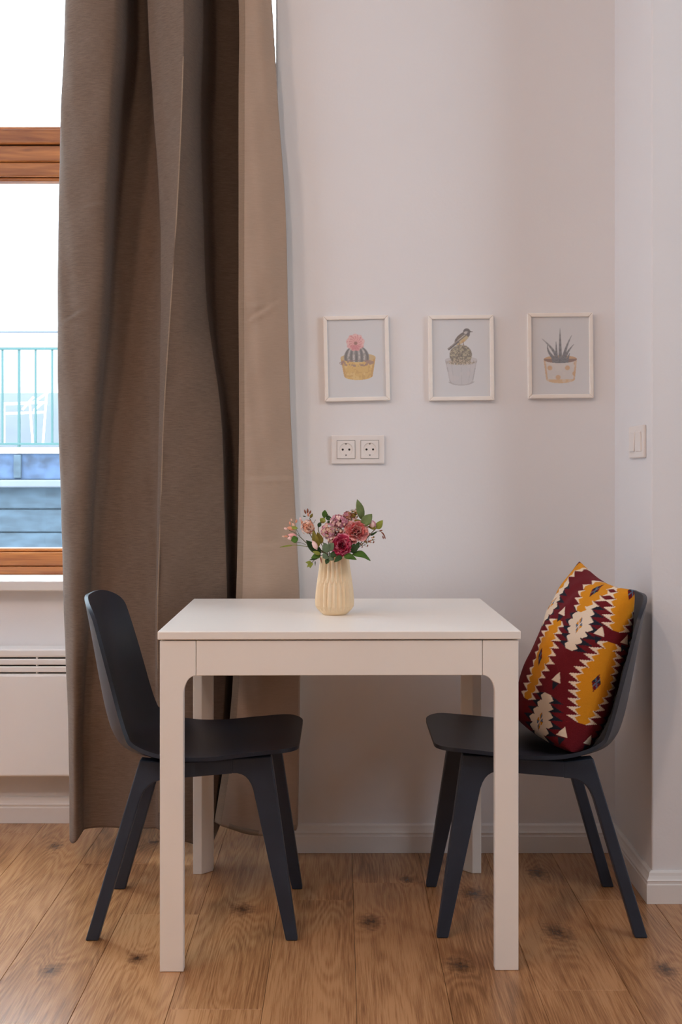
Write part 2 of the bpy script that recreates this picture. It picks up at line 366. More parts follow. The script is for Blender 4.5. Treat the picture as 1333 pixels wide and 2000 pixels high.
cb = MB().tube([(-9, 12.28, zz(648, 12.3)), (-4, 12.28, zz(649, 12.3)), (4, 12.28, zz(649, 12.3))], .013).build('cable', M['cable'])
tag(cb, 'thin dark cable strung level across the white facade above the balcony', 'cable')
tr = empty('garden_trestle', ((70-CX)/sF, 11.7, zz(874)), label='white metal folding trestle standing behind the balcony railing', cat='garden furniture')
def bar(name, a, b, r=.012):
    y = 11.7; A = at(a[0], a[1], y)-tr.location; B = at(b[0], b[1], y)-tr.location
    MB().tube([A, B], r, 6).build(name, M['white_metal'], tr)
bar('leg', (91, 770), (84, 866)); bar('leg', (58, 786), (64, 866)); bar('brace', (44, 800), (66, 775)); bar('brace', (68, 784), (93, 767)); bar('brace', (66, 802), (84, 786))
bar('top_bar', (5, 789), (92, 786), .014); bar('lower_bar', (5, 808), (88, 805), .012); bar('leg', (8, 789), (8, 866))

# ------------------------------------------------------------------ convector heater below the sill
YH = YW-.085
ht = empty('convector_heater', (-1.3, YW-.003, .164), label='white wall-mounted panel heater with three dark slots under the window sill', cat='heater')
def hpart(name, m, x0, x1, y0, y1, z0, z1, bevel=0, **k): return box(name, m, ht, x0+1.3, x1+1.3, y0-YW, y1-YW, z0-.164, z1-.164, bevel=bevel, **k)
hx0, hx1 = -1.95, -.62
hpart('inner_box', M['dark_gap'], hx0+.01, hx1-.01, YH+.02, YW, .18, .545)
hpart('front_panel', M['heater'], hx0, hx1, YH, YH+.022, .164, .4815, .008, segs=3)
hpart('grille_bar', M['heater'], hx0, hx1, YH, YH+.016, .4865, .5045, .003)
hpart('grille_bar', M['heater'], hx0, hx1, YH, YH+.016, .5095, .5275, .003)
hpart('top_cap', M['heater'], hx0, hx1, YH, YW, .5325, .558, .006, segs=3)
for x in (hx0, hx1-.012): hpart('side_cheek', M['heater'], x, x+.012, YH+.004, YW, .166, .556, .003)
for x in (-1.5, -.94, -.78): hpart('slot_divider', M['heater'], x-.0025, x+.0025, YH+.006, YH+.02, .4815, .533)
hpart('wall_bracket', M['heater'], -1.6, -.9, YW-.025, YW, .17, .3)

# ------------------------------------------------------------------ curtain
ys = np.array([-414, 0, 200, 400, 600, 800, 1000, 1200, 1400, 1600.])
PTS = {  # px at each height, offset (cm, negative towards the camera), hem y
 0: ([136, 134, 127, 122, 120, 122, 127, 133, 141, 146], 6, 1625),
 1: ([125, 124, 116, 111, 109, 110, 117, 123, 131, 135], 1.5, 1640),
 2: ([148, 150, 150, 150, 150, 142, 138, 138, 141, 141], -3.2, 1642),
 3: ([190, 200, 198, 192, 184, 168, 158, 150, 147, 148], -4.5, 1636),
 4: ([225, 240, 226, 214, 206, 190, 176, 168, 158, 158], -2.5, 1624),
 5: ([250, 260, 246, 229, 216, 200, 187, 178, 166, 166], [20, 20, 18, 14, 10, 7, 5, 3.5, 2.5, 2], 1619),
 6: ([286, 298, 307, 319, 321, 317, 311, 306, 305, 305], [20, 19, 14, 8.5, 5, 2.4, .6, -.6, -1.2, -1.2], 1616),
 7: ([280, 289, 300, 313, 315, 312, 308, 305, 305, 305], [1, 1, .5, 0, -.8, -1.6, -2, -2.2, -2.2, -2.2], 1613),
 8: ([340, 358, 356, 347, 334, 321, 314, 308, 311, 311], [-7.5, -7.5, -7.5, -7, -6.2, -5.5, -5, -4.6, -4, -3.5], 1613),
 9: ([365, 375, 372, 370, 368, 372, 374, 372, 372, 376], [-2, -2.5, -2.5, -3, -3.5, -4, -4.2, -4, -3.5, -3], 1645),
 10: ([385, 396, 391, 396, 404, 430, 438, 443, 436, 414], [7, 7, 7, 7, 5, 1.5, 0, 0, 0, 0], 1648),
 11: ([400, 412, 410, 412, 420, 440, 447, 452, 444, 424], [24, 24, 24, 23, 20, 16, 13, 11, 9, 7], 1640),
 12: ([465, 482, 482, 482, 482, 484, 482, 478, 468, 438], [24, 24, 24, 23, 20, 16, 13, 11, 9, 7], 1606),
 13: ([450, 467, 467, 467, 467, 468, 466, 461, 450, 420], -2.2, 1601),
 14: ([458, 478, 478, 478, 477, 478, 477, 472, 462, 432], -2.9, 1606),
 15: ([478, 505, 510, 517, 517, 520, 525, 528, 524, 505], [-2.8, -2.8, -2.8, -3, -3, -3, -3.2, -3.4, -3.4, -3], 1630),
 16: ([500, 529, 541, 556, 561, 566, 575, 584, 582, 579], -.2, 1620),
 17: ([503, 531, 543, 557, 562, 567, 577, 586, 585, 582], 1.8, 1613)}
NP = len(PTS); K = len(ys); ctl = np.zeros((K, NP, 3)); YC = 3.38
for i, (pxs, off, hy) in PTS.items():
    offs = np.array(off if isinstance(off, list) else [off]*K, float)/100
    yy = ys.copy(); yy[-1] = hy
    ctl[:, i, 0] = pxs; ctl[:, i, 1] = YC+offs; ctl[:, i, 2] = CAMZ-(yy-HY)/(F/YC)
ctl[:, :, 0] = (ctl[:, :, 0]-CX)*ctl[:, :, 1]/F
def catmull(a, n):
    a = np.concatenate([2*a[:1]-a[1:2], a, 2*a[-1:]-a[-2:-1]]); out = []
    for k in range(1, len(a)-2):
        for t in np.linspace(0, 1, n, endpoint=False):
            p0, p1, p2, p3 = a[k-1], a[k], a[k+1], a[k+2]
            out.append(.5*(2*p1+(p2-p0)*t+(2*p0-5*p1+4*p2-p3)*t*t+(3*p1-p0-3*p2+p3)*t**3))
    out.append(a[-2]); return np.array(out)
rows = catmull(ctl, 44)
def chaikin(a, dup):
    """corner cutting across the folds; indices in dup stay crisp"""
    idx = []
    for i in range(a.shape[1]): idx += [i]*(3 if i in dup else 1)
    a = a[:, idx]
    for _ in range(4):
        q = .75*a[:, :-1]+.25*a[:, 1:]; r = .25*a[:, :-1]+.75*a[:, 1:]
        m = np.empty((a.shape[0], 2*q.shape[1], 3)); m[:, 0::2] = q; m[:, 1::2] = r
        a = np.concatenate([a[:, :1], m, a[:, -1:]], 1)
    return a
cur = empty('curtain', (-.55, YC, .05), label='floor-length taupe brown curtain gathered in deep folds at the window', cat='curtain')
def cloth(name, idx, dup, m, wr=0.0, nrows=None):
    g = chaikin(rows[:, idx], dup)
    X, Z = g[:, :, 0], g[:, :, 2]
    g[:, :, 1] += .0022*np.sin(Z*11+X*60+2*np.sin(X*23))*np.sin(X*31+Z*2.3)+.0015*np.sin(Z*27-X*44)
    for (cx_, cz_, ang, amp, ln_) in CREASES:
        dx = X-cx_; dz = Z-cz_; a_ = dx*math.cos(ang)+dz*math.sin(ang); b_ = -dx*math.sin(ang)+dz*math.cos(ang)
        g[:, :, 1] += 1.6*amp*np.exp(-(a_/ln_)**2)*(np.exp(-(b_/.006)**2)-.7*np.exp(-((b_-.012)/.008)**2))
    n0, n1 = g.shape[:2]; v = (g-np.array(cur.location)).reshape(-1, 3)
    f = [(i*n1+j, i*n1+j+1, (i+1)*n1+j+1, (i+1)*n1+j) for i in range(n0-1) for j in range(n1-1)]
    o = mesh_obj(name, v, f, m, cur, smooth=True)
    so = o.modifiers.new('thickness', 'SOLIDIFY'); so.thickness = .0025; so.offset = 0
    return o
def cr(px, py, ang, amp, l): p = at(px, py, YC); return (p.x, p.z, R(ang), amp, l)
CREASES = [cr(150, 622, 24, -.004, .035), cr(515, 615, 32, -.003, .05), cr(500, 600, 2, -.002, .04), cr(525, 938, 2, -.0025, .08), cr(190, 410, 10, -.003, .05), cr(515, 1068, 2, -.0015, .08)]
cloth('folded_cloth', list(range(0, 13)), (7, 8, 10), M['curtain'])
cloth('lining', list(range(14, 18)), (16-14,), M['lining'])['label'] = 'smooth beige lining side turned outwards'
cloth('hem_tape', [12, 13, 14], (1,), M['hem'])
# bottom hem bands and the stitched side edge at the middle ridge
def hem_band(name, idx, dup, m, z_up):
    g = chaikin(rows[-1:, idx], dup)[0]; v = []
    for p in g: v += [(p[0]-cur.location[0], p[1]-.0028-cur.location[1], p[2]-cur.location[2]-.001), (p[0]-cur.location[0], p[1]-.0028-cur.location[1], p[2]+z_up-cur.location[2])]
    f = [(2*i, 2*i+2, 2*i+3, 2*i+1) for i in range(len(g)-1)]
    o = mesh_obj(name, v, f, m, cur, smooth=True); so = o.modifiers.new('thickness', 'SOLIDIFY'); so.thickness = .002
hem_band('lining_hem', list(range(14, 18)), (2,), M['hem'], .014)
sv = rows[70:, 8]; MB().tube([Vector(p)-cur.location+Vector((.0, -.0008, 0)) for p in sv[::11]], .0022, 5).build('side_seam', M['hem'], cur)
# ceiling track carrying the curtain
tk = MB().box(-2.4, -.2, YC-.03, YC+.03, 3.06, H).build('curtain_track', M['trim']); tag(tk, 'white ceiling track above the curtain, above the picture', 'curtain track')

# ------------------------------------------------------------------ table
TB = empty('dining_table', (-.007, 2.956, 0), R(.6), 'white square dining table between two dark chairs, vase on top', 'table')
TW, TD, TH, TT = .40, .35, .75, .0185
box('tabletop', M['table'], TB, -TW, TW, -TD, TD, TH-TT, TH, .0022)
zl = TH-TT-.0025; za = .652; lw = .052; rr = .036; gw = .079
o4 = .0045
# legs: chamfered inner corner, rounded gusset towards each apron
for sx in (-1, 1):
    for sy in (-1, 1):
        mb = MB(); X = sx*(TW-o4); Y = sy*(TD-o4)
        fx = lambda a: X-sx*a
        fy = lambda a: Y-sy*a
        pl = [(0, 0), (lw, 0), (lw, .024), (.024, lw), (0, lw)]
        mb.prism(pl, lambda p, t: (fx(p[0]), fy(p[1]), t), .0005, zl)
        arc = [(gw-(gw-lw)*math.sin(a), za-(rr+.006)*(1-math.cos(a))) for a in np.linspace(0, PI/2, 9)]
        gus = [(lw-.003, zl), (gw, zl)]+arc+[(lw-.003, za-rr-.006)]
        mb.prism(gus, lambda p, t: (fx(p[0]), fy(t), p[1]), 0, .0215)
        mb.prism(gus, lambda p, t: (fx(t), fy(p[0]), p[1]), 0, .0215)
        mb.build('leg', M['table'], TB, bevel=.0014)
ax = TW-o4-gw-.0012; ay = TD-o4-gw-.0012
for s in (-1, 1):
    y = s*(TD-o4); box('apron', M['table'], TB, -ax, ax, min(y, y-s*.018), max(y, y-s*.018), za, zl, .0012)
    x = s*(TW-o4); box('apron', M['table'], TB, min(x, x-s*.018), max(x, x-s*.018), -ay, ay, za, zl, .0012)
for s in (-1, 1): box('extension_runner', M['table'], TB, -TW+.03, TW-.03, s*(TD-.045)-.008, s*(TD-.045)+.008, za+.01, TH-TT+.001)

# ------------------------------------------------------------------ chairs
def resample(pts, n):
    p = catmull(np.array(pts, float), 12); d = np.r_[0, np.cumsum(np.linalg.norm(np.diff(p, axis=0), axis=1))]
    s = np.linspace(0, d[-1], n); return np.stack([np.interp(s, d, p[:, k]) for k in range(p.shape[1])], 1), s
def make_chair():
    ch = empty('dining_chair', (0, 0, 0))
    # profile: x (towards front), z, half width, curl of the side towards the sitter
    prof = [(.250, .446, .200, .004), (.20, .4455, .208, .004), (.12, .435, .214, .007), (.04, .423, .217, .011), (-.04, .415, .216, .020),
            (-.11, .414, .214, .036), (-.168, .427, .212, .052), (-.203, .460, .211, .060), (-.222, .510, .210, .061), (-.237, .58, .207, .057),
            (-.251, .66, .202, .049), (-.264, .735, .192, .040), (-.276, .800, .176, .030)]
    g, s = resample(prof, 64); nv = 31; T = s[-1]; v = []
    # finer rows at both ends so that the corners round off
    sa = np.unique(np.r_[.05*(1-np.cos(np.linspace(0, PI/2, 8))), np.linspace(.055, T-.065, 46), T-.06+.06*np.sin(np.linspace(0, PI/2, 9))])
    g = np.stack([np.interp(sa, s, g[:, k]) for k in range(4)], 1)
    for i in range(len(sa)):
        x, z, hw, cu = g[i]; hw0 = hw; a = g[max(i-1, 0)]; b = g[min(i+1, len(sa)-1)]
        t = np.array([b[0]-a[0], b[1]-a[1]]); t /= np.linalg.norm(t); n = (t[1], -t[0])
        if n[1] < 0 and i < 20: n = (-n[0], -n[1])
        for (rx_, ry_, d) in ((.065, .05, sa[i]), (.135, .06, T-sa[i])):
            if d < ry_: hw = hw-rx_*(1-math.sqrt(max(1-(1-d/ry_)**2, 0)))
        for k in range(nv):
            q = -1+2*k/(nv-1); c_ = cu*abs(q*hw/hw0)**2.3
            v.append((x+n[0]*c_, q*hw, z+n[1]*c_))
    m = len(sa); f = [(i*nv+k, i*nv+k+1, (i+1)*nv+k+1, (i+1)*nv+k) for i in range(m-1) for k in range(nv-1)]
    o = mesh_obj('seat_shell', v, f, M['shell'], ch, smooth=True)
    so = o.modifiers.new('thickness', 'SOLIDIFY'); so.thickness = .009; so.offset = 0
    bv = o.modifiers.new('rim', 'BEVEL'); bv.width = .0024; bv.segments = 2; bv.limit_method = 'ANGLE'; bv.angle_limit = R(50); bv.harden_normals = True
    # legs and rails of the base
    def yo(z, s): return s*(.186-.018*z/.43)
    def fillet(p0, p1, p2, n=7): return [tuple((1-t)**2*np.array(p0)+2*t*(1-t)*np.array(p1)+t*t*np.array(p2)) for t in np.linspace(0, 1, n)]
    front = [(.248, 0), (.185, .430), (.092, .424), (.092, .389)]+fillet((.105, .389), (.137, .386), (.146, .335))+[(.2205, 0)]
    rear = [(-.221, 0)]+fillet((-.128, .320), (-.112, .372), (-.066, .374))+[(-.055, .3745), (-.055, .413), (-.126, .421), (-.251, 0)]
    for s_ in (-1, 1):
        for poly in (front, rear):
            th = .034
            fn = lambda p, t: (p[0], yo(p[1], s_)-s_*t*(.72+.28*p[1]/.43), max(p[1], .0004))
            MB().prism(poly, fn, 0, th).build('leg', M['frame'], ch, bevel=.003, segs=2)
        rl = [(.0935, .4235), (-.0565, .4125), (-.0565, .376), (.0935, .389)]
        MB().prism(rl, lambda p, t: (p[0], yo(p[1], s_)-s_*t, p[1]), 0, .034).build('side_rail', M['frame'], ch, bevel=.002)
    box('cross_rail', M['frame'], ch, .12, .165, -.15, .15, .395, .428, .004)
    box('cross_rail', M['frame'], ch, -.115, -.07, -.15, .15, .375, .408, .004)
    return ch
c1 = make_chair(); c1.location = (-.350, 2.966, 0)
tag(c1, 'dark navy plastic shell chair with empty seat, left of the white table', 'chair', 'dining chairs at the table')
c2 = copy_tree(c1); c2.location = (.474, 2.982, 0); c2.rotation_euler = (0, 0, PI)
tag(c2, 'dark navy plastic shell chair holding the patterned cushion, right of the white table', 'chair', 'dining chairs at the table')

# ------------------------------------------------------------------ kilim cushion
def tri(x): return np.abs((x % 1.0)-.5)*2
MAR = np.array(s2l(104, 15, 25)); YEL = np.array(s2l(212, 138, 22)); WHI = np.array(s2l(232, 212, 188)); NAV = np.array(s2l(28, 34, 46)); BLU = np.array(s2l(92, 110, 132))
# centres in metres of cloth: distance from the near seam, height along the cover
STARS = [(0, .405, 'y'), (0, .172, 'y'), (.115, .385, 'y'), (.19, .177, 'y'), (.335, .405, 'y'), (.097, .288, 'w'), (.108, .044, 'w'), (.286, .304, 'w')]
TRIS = [(.194, .305), (.096, .154), (.035, .292), (.035, .04)]
def kilim(a, b):
    col = np.broadcast_to(MAR, a.shape+(3,)).copy()
    def star(ca, cb, hw, hh, tooth, cin, cout, ctr):
        P_ = .0185; da = np.abs(a-ca); db = b-cb; row = np.floor(db/P_+.5); st = np.abs(row)*P_; fr = np.abs(db/P_-row)*2      # fr 0 mid row, 1 between rows
        e = hw*np.clip(1-st/hh, 0, 1)+.006; ok = st < hh
        col[ok & (da < e+tooth*(1-fr)+.002)] = cout; col[ok & (da < e+.012*(1-fr))] = cin
        sm = da/.012+np.abs(db)/.022; col[sm < 1] = ctr[0]
        col[(sm < 1) & ((a-ca)*db > 0)] = ctr[1]; col[(sm < 1) & (np.abs(da/.012-np.abs(db)/.022) < .14)] = ctr[2]
    for (p, q_, k) in STARS:
        if k == 'w': star(p, q_, .027, .074, .038, WHI, NAV, (BLU, YEL, WHI))
    for (p, q_, k) in STARS:
        if k == 'y': star(p, q_, .034, .102 if abs(p-.115) > .01 else .062, .030, YEL, WHI, (MAR, NAV, BLU))
    for (p, q_) in TRIS:
        col[(np.abs(a-p) < (.012-(b-q_))*.6) & (b > q_-.012) & (b < q_+.012)] = WHI
        col[(np.abs(a-p) < (.012+(b-q_+.022))*.5) & (b > q_-.032) & (b < q_-.014)] = NAV
    return col
def cloth_coords(p):
    """distance along the cover from the near seam (last row) and height along it, for an (n, n, 3) face"""
    d = np.linalg.norm(np.diff(p, axis=0), axis=2); a = np.concatenate([np.cumsum(d[::-1], 0)[::-1], np.zeros((1, d.shape[1]))], 0)
    return a
def cushion_points(U, V, side):
    """world points of one face, U -1 far .. 1 near, V -1 bottom .. 1 top"""
    NB = np.array([.545, 2.795, .440]); NT = np.array([.694, 2.812, .822]); FT = np.array([.632, 3.135, .866]); FB = np.array([.490, 3.125, .446])
    uu = U*(1-.05*(1-V**2)); vv = V*(1-np.where(V > 0, .085, -.035)*(1-np.abs(U)**np.where(V > 0, 2, 5)))              # edges drawn in between the ears
    fu = (uu+1)/2; fv = (vv+1)/2
    p = ((1-fu)*(1-fv))[..., None]*FB+(fu*(1-fv))[..., None]*NB+((1-fu)*fv)[..., None]*FT+(fu*fv)[..., None]*NT
    nrm = np.cross(NB-FB, FT-FB); nrm /= np.linalg.norm(nrm)
    if nrm[0] > 0: nrm = -nrm
    th = .092 if side == 1 else .100
    base = np.clip((1-U**2)*(1-V**2), 0, 1); bb = np.clip(1-U**2, 0, 1)**.40*np.clip(1-np.abs(V)**np.where(V < 0, 7, 2), 0, 1)**.44
    t = th*bb*(1-.10*V)
    wr = .005*np.sin(5*U+7*V+1)*base**.5+.004*np.sin(13*U-9*V)*base**.7*(V+1)/2
    dc = (V-.75)-(-.9)*(U+.75); wr = wr-.010*np.exp(-(dc/.10)**2)*base**.4*np.clip((V+.1), 0, 1)
    return p+nrm*side*(t+wr*(base > 0))[..., None]
def cushion():
    n = 250; a = np.sin(np.linspace(-PI/2, PI/2, n)); a2 = a*.3+np.linspace(-1, 1, n)*.7; U, V = np.meshgrid(a, a2, indexing='ij')
    org = np.array([.55, 2.95, .43]); vs = []; cs = []; fs = []
    for side in (1, -1):
        b = len(vs)*n*n
        pts = cushion_points(U, V, side); vs.append((pts-org).reshape(-1, 3)); cs.append(kilim(cloth_coords(pts), (V+1)/2*.41).reshape(-1, 3))
        i, j = np.meshgrid(np.arange(n-1), np.arange(n-1), indexing='ij'); i = i.ravel(); j = j.ravel()
        q = np.stack([i*n+j, (i+1)*n+j, (i+1)*n+j+1, i*n+j+1], 1)+b
        fs.append(q if side == 1 else q[:, ::-1])
    vs = np.concatenate(vs); cs = np.concatenate(cs); fs = np.concatenate(fs)
    me = bpy.data.meshes.new('cushion'); me.from_pydata(vs.tolist(), [], fs.tolist()); me.materials.append(M['cushion'])
    at_ = me.color_attributes.new('Col', 'FLOAT_COLOR', 'POINT')
    at_.data.foreach_set('color', np.c_[cs, np.ones(len(cs))].astype(np.float32).ravel())
    bm = bmesh.new(); bm.from_mesh(me); bmesh.ops.remove_doubles(bm, verts=bm.verts, dist=.000004); bmesh.ops.recalc_face_normals(bm, faces=bm.faces); bm.to_mesh(me); bm.free()
    me.polygons.foreach_set('use_smooth', [True]*len(me.polygons))
    o = bpy.data.objects.new('cushion', me); C.objects.link(o); o.location = org
    tag(o, 'red cushion with yellow, white and navy kilim diamonds leaning on the right chair', 'cushion')
cushion()

# ------------------------------------------------------------------ vase
VX, VY = (654-CX)/(F/2.925), 2.925
vase = empty('vase', (VX, VY, .75), label='cream ribbed ceramic vase of flowers standing on the white table', cat='vase')
def vase_body():
    nf = 22; n = nf*6; prof = [(.0, .0305), (.0015, .033), (.006, .0385), (.013, .0435), (.022, .0462), (.034, .0468), (.05, .0460), (.065, .0444),
        (.08, .0422), (.095, .0398), (.11, .0375), (.125, .0354), (.137, .0341), (.1425, .0337)]
    zs = np.linspace(0, .1425, 46); rs = np.interp(zs, [p[0] for p in prof], [p[1] for p in prof]); v = []
    for z, r in zip(zs, rs):
        for k in range(n):
            a = 2*PI*k/n
            lo = 1-2*tri(np.array(a*nf/(2*PI))); hi = 1-2*tri(np.array(a*nf/(2*PI)+.5))
            # pointed flutes: the lower row ends in tips, the upper row starts between them
            lo_ = float(lo)-2.2*max(0, (z-.080)/.016)-2.2*max(0, (.022-z)/.016); hi_ = float(hi)-2.2*max(0, (.084-z)/.016)
            d = .0025*max(lo_, hi_, -1)-.0008
            v.append(((r+d)*math.cos(a), (r+d)*math.sin(a), z))
    m = len(zs)
    for (r, z) in ((.0312, .1432), (.0298, .141), (.036, .08), (.040, .03), (.028, .006)):
        v += [(r*math.cos(2*PI*k/n), r*math.sin(2*PI*k/n), z) for k in range(n)]; m += 1
    f = [(i*n+k, i*n+(k+1) % n, (i+1)*n+(k+1) % n, (i+1)*n+k) for i in range(m-1) for k in range(n)]
    f += [list(range(n))[::-1], [(m-1)*n+k for k in range(n)]]
    return mesh_obj('body', v, f, M['vase'], vase, smooth=False)
vase_body()

# ------------------------------------------------------------------ flowers, each stem a thing of its own
def fm(name, c, var=.18, rough=.65, sc=60, sss=0):
    return mat(name, s2l(*c), rough, var, (sc, sc, sc), spec=.3)
FM = dict(coral=fm('coral_petal', (240, 140, 140)), crim=fm('crimson_petal', (192, 58, 94)), pink=fm('salmon_pink_petal', (248, 172, 168)), blush=fm('blush_petal', (252, 206, 198)), mag=fm('deep_pink_petal', (216, 84, 118)), magl=fm('rose_petal', (238, 152, 172)),
          cream=fm('cream_floret', (232, 188, 165), .3), peach=fm('peach_floret', (216, 150, 120), .35), mauve=fm('mauve_floret', (205, 140, 155), .25),
          leaf=fm('green_leaf', (70, 104, 34), .3), leafd=fm('dark_green_leaf', (48, 74, 36), .3), sage=fm('grey_green_leaf', (104, 122, 92), .25),
          olive=fm('olive_leaf', (128, 116, 44), .3), lime=fm('yellow_green_leaf', (140, 150, 64), .25), leafp=fm('soft_green_leaf', (112, 128, 78), .2),
          stem=fm('brown_green_stem', (92, 84, 48), .2), brown=fm('russet_bud', (140, 82, 58), .35), dred=fm('dark_red_bud', (92, 36, 34), .4))
NECK = Vector((VX, VY, .75+.1425))
def stem_thing(name, label, cat, base_off=(0, 0)):
    return empty(name, (VX+base_off[0], VY+base_off[1], .7575), label=label, cat=cat, group='flower stems in the cream vase')
def leaf_mesh(a, b, wd, m, parent, name='leaf', up=(0, -1, .25), bend=.15, fold=.25, n=9, tip=.7):
    """leaf blade from a to b, half width wd"""
    a = Vector(a); b = Vector(b); d = b-a; L_ = d.length; d.normalize()
    upv = Vector(up); nrm = (upv-d*upv.dot(d)).normalized(); sd = d.cross(nrm); v = []; f = []
    for i in range(n):
        t = i/(n-1); wv = wd*(math.sin(PI*t**tip))**.8 if 0 < t < 1 else wd*.03
        c = a+d*L_*t+nrm*bend*L_*math.sin(PI*t)*.5
        for q in (-1, -.5, 0, .5, 1): v.append(c+sd*q*wv+nrm*fold*wv*abs(q)+nrm*.02*L_*math.sin(9*t+q*2)*abs(q))
    for i in range(n-1): f += [(i*5+k, i*5+k+1, (i+1)*5+k+1, (i+1)*5+k) for k in range(4)]
    inv = parent.location
    o = mesh_obj(name, [p-inv for p in v], f, m, parent, smooth=True)
    so = o.modifiers.new('thickness', 'SOLIDIFY'); so.thickness = .0006
    return o
def stem_path(end, parent, r=.0011, via=None, name='stem', m=None):
    a = parent.location.copy(); off = Vector((end[0]-NECK.x, end[1]-NECK.y, 0)); 
    if off.length > .02: off = off.normalized()*.02
    nk = Vector((NECK.x, NECK.y, NECK.z+.002))+off
    pts = [a, a.lerp(nk, .5), nk]+([Vector(via)] if via is not None else [])+[Vector(end)]
    p = catmull(np.array([list(q) for q in pts]), 5)
    return MB().tube([Vector(q)-a for q in p], r, 5).build(name, m or FM['stem'], parent, smooth=True)
def twig(pts, parent, r=.0007, m=None, name='twig'):
    p = catmull(np.array([list(q) for q in pts]), 4)
    return MB().tube([Vector(q)-parent.location for q in p], r, 4).build(name, m or FM['stem'], parent, smooth=True)
def carnation(parent, c, rad, face, mats, seed):
    """ruffled double bloom of separate cupped petals, centre c, facing direction"""
    rr_ = random.Random(seed); fz = Vector(face).normalized(); fx_ = fz.orthogonal().normalized(); fy_ = fz.cross(fx_)
    c = Vector(c)-fz*rad*.55
    #           petals, foot radius, opening of foot and tip, length, width
    for ring, (cnt, rb, o0, o1, ln_, wd_) in enumerate(((3, .05, .1, -.1, .95, .30), (5, .12, .32, .15, .98, .36), (6, .16, .60, .35, 1.0, .42), (7, .18, .88, .65, 1.02, .46), (7, .2, 1.05, .95, 1.05, .55), (6, .2, 1.35, 1.55, 1.05, .55))):
        for k in range(cnt):
            an = 2*PI*(k+.5*(ring % 2)+rr_.uniform(-.22, .22))/cnt; rd = fx_*math.cos(an)+fy_*math.sin(an); td = fz.cross(rd)
            j0 = rr_.uniform(-.14, .14); nu, nv = 7, 11; v = []; lw_ = rad*ln_*rr_.uniform(.88, 1.1); wd = rad*wd_*rr_.uniform(.85, 1.15); ph = rr_.uniform(0, 6)
            R_ = rad*rb; Z_ = 0.0
            for i in range(nu):
                t = i/(nu-1); ang = o0+j0+(o1-o0)*t
                if i: R_ += lw_/(nu-1)*math.sin(ang); Z_ += lw_/(nu-1)*math.cos(ang)
                for j in range(nv):
                    q = -1+2*j/(nv-1); x = q*wd*(.3+.7*math.sin(PI*.5*min(1, t*1.25)))
                    ruf = rad*t*t*(.075*math.sin(q*6+ph)+.045*math.sin(q*13+ph*2)); dr = -.42*x*x/max(wd, 1e-6)
                    edge = -lw_*.16*q*q*t
                    pos = c+rd*(R_+dr*math.cos(ang)+ruf*math.cos(ang)+edge*math.sin(ang))+fz*(Z_-dr*math.sin(ang)*.9-ruf*math.sin(ang)+edge*math.cos(ang))+td*x
                    v.append(pos-parent.location)
            f = [(i*nv+j, i*nv+j+1, (i+1)*nv+j+1, (i+1)*nv+j) for i in range(nu-1) for j in range(nv-1)]
            mesh_obj('petal', v, f, mats[(ring+k*k) % 3 if ring < 4 else 1+(k % 2)], parent, smooth=True)
    MB().lathe([(.001, -rad*.55), (rad*.2, -rad*.5), (rad*.3, -rad*.1), (rad*.22, rad*.1)], 10).build('calyx', FM['leaf'], parent, smooth=True).matrix_local = Matrix.Translation(c-parent.location) @ fz.to_track_quat('Z', 'Y').to_matrix().to_4x4()
def florets(parent, c, rad, m1, m2, n, seed, sz=.0045, squash=(1, 1, 1), name='floret_cluster'):
    """a head of many tiny four-petalled flowers"""
    rr_ = random.Random(seed); A = MB(); B = MB()
    for i in range(n):
        th = math.acos(1-2*(i+.5)/n); ph = i*2.39996+rr_.uniform(-.2, .2)
        d = Vector((math.sin(th)*math.cos(ph), math.sin(th)*math.sin(ph), math.cos(th)))
        p = Vector(c)+Vector((d.x*rad*squash[0], d.y*rad*squash[1], d.z*rad*squash[2]))*rr_.uniform(.72, 1.08)-parent.location
        u = d.orthogonal().normalized(); u.rotate(Matrix.Rotation(rr_.uniform(0, 6), 3, d)); t = d.cross(u); s_ = sz*rr_.uniform(.7, 1.25); mb = A if rr_.random() < .6 else B
        for k in range(4):
            an = k*PI/2; e = u*math.cos(an)+t*math.sin(an); s2 = d.cross(e)
            mb.add([p, p+e*s_*.55+s2*s_*.42+d*s_*.25, p+e*s_*1.0+d*s_*.30, p+e*s_*.55-s2*s_*.42+d*s_*.25], [(0, 1, 2, 3)])
    MB().lathe([(.0005, -rad*.55), (rad*.45, -rad*.3), (rad*.55, 0), (rad*.4, rad*.4), (.0005, rad*.55)], 8, Vector(c)-parent.location).build('flower_core', FM['brown'], parent, smooth=True)
    for mb, mm in ((A, m1), (B, m2)):
        if mb.v:
            o = mb.build(name, mm, parent); o['kind'] = 'stuff'; so = o.modifiers.new('thickness', 'SOLIDIFY'); so.thickness = .0003
def bud(parent, c, d, ln_, r, m, name='bud'):
    d = Vector(d).normalized(); o = MB().lathe([(.0003, 0), (r*.7, ln_*.2), (r, ln_*.45), (r*.75, ln_*.75), (.0003, ln_)], 8).build(name, m, parent, smooth=True)
    o.matrix_local = Matrix.Translation(Vector(c)-parent.location) @ d.to_track_quat('Z', 'Y').to_matrix().to_4x4(); return o
D = 2.905
def W(px, py, dy=0): return at(px, py, D+dy)
# two carnations
t = stem_thing('carnation', 'salmon pink carnation facing forward, largest bloom right of centre in the vase', 'flower', (.008, -.006))
stem_path(W(697, 1040, -.012), t); carnation(t, W(697, 1037, -.020), .0262, (.12, -1, .30), (FM['coral'], FM['pink'], FM['blush']), 1)
t = stem_thing('carnation', 'deep magenta pink carnation low in front, just above the vase rim', 'flower', (.002, -.01))
stem_path(W(667, 1072, -.03), t); carnation(t, W(667, 1065, -.038), .0232, (-.05, -1, .15), (FM['mag'], FM['crim'], FM['magl']), 2)
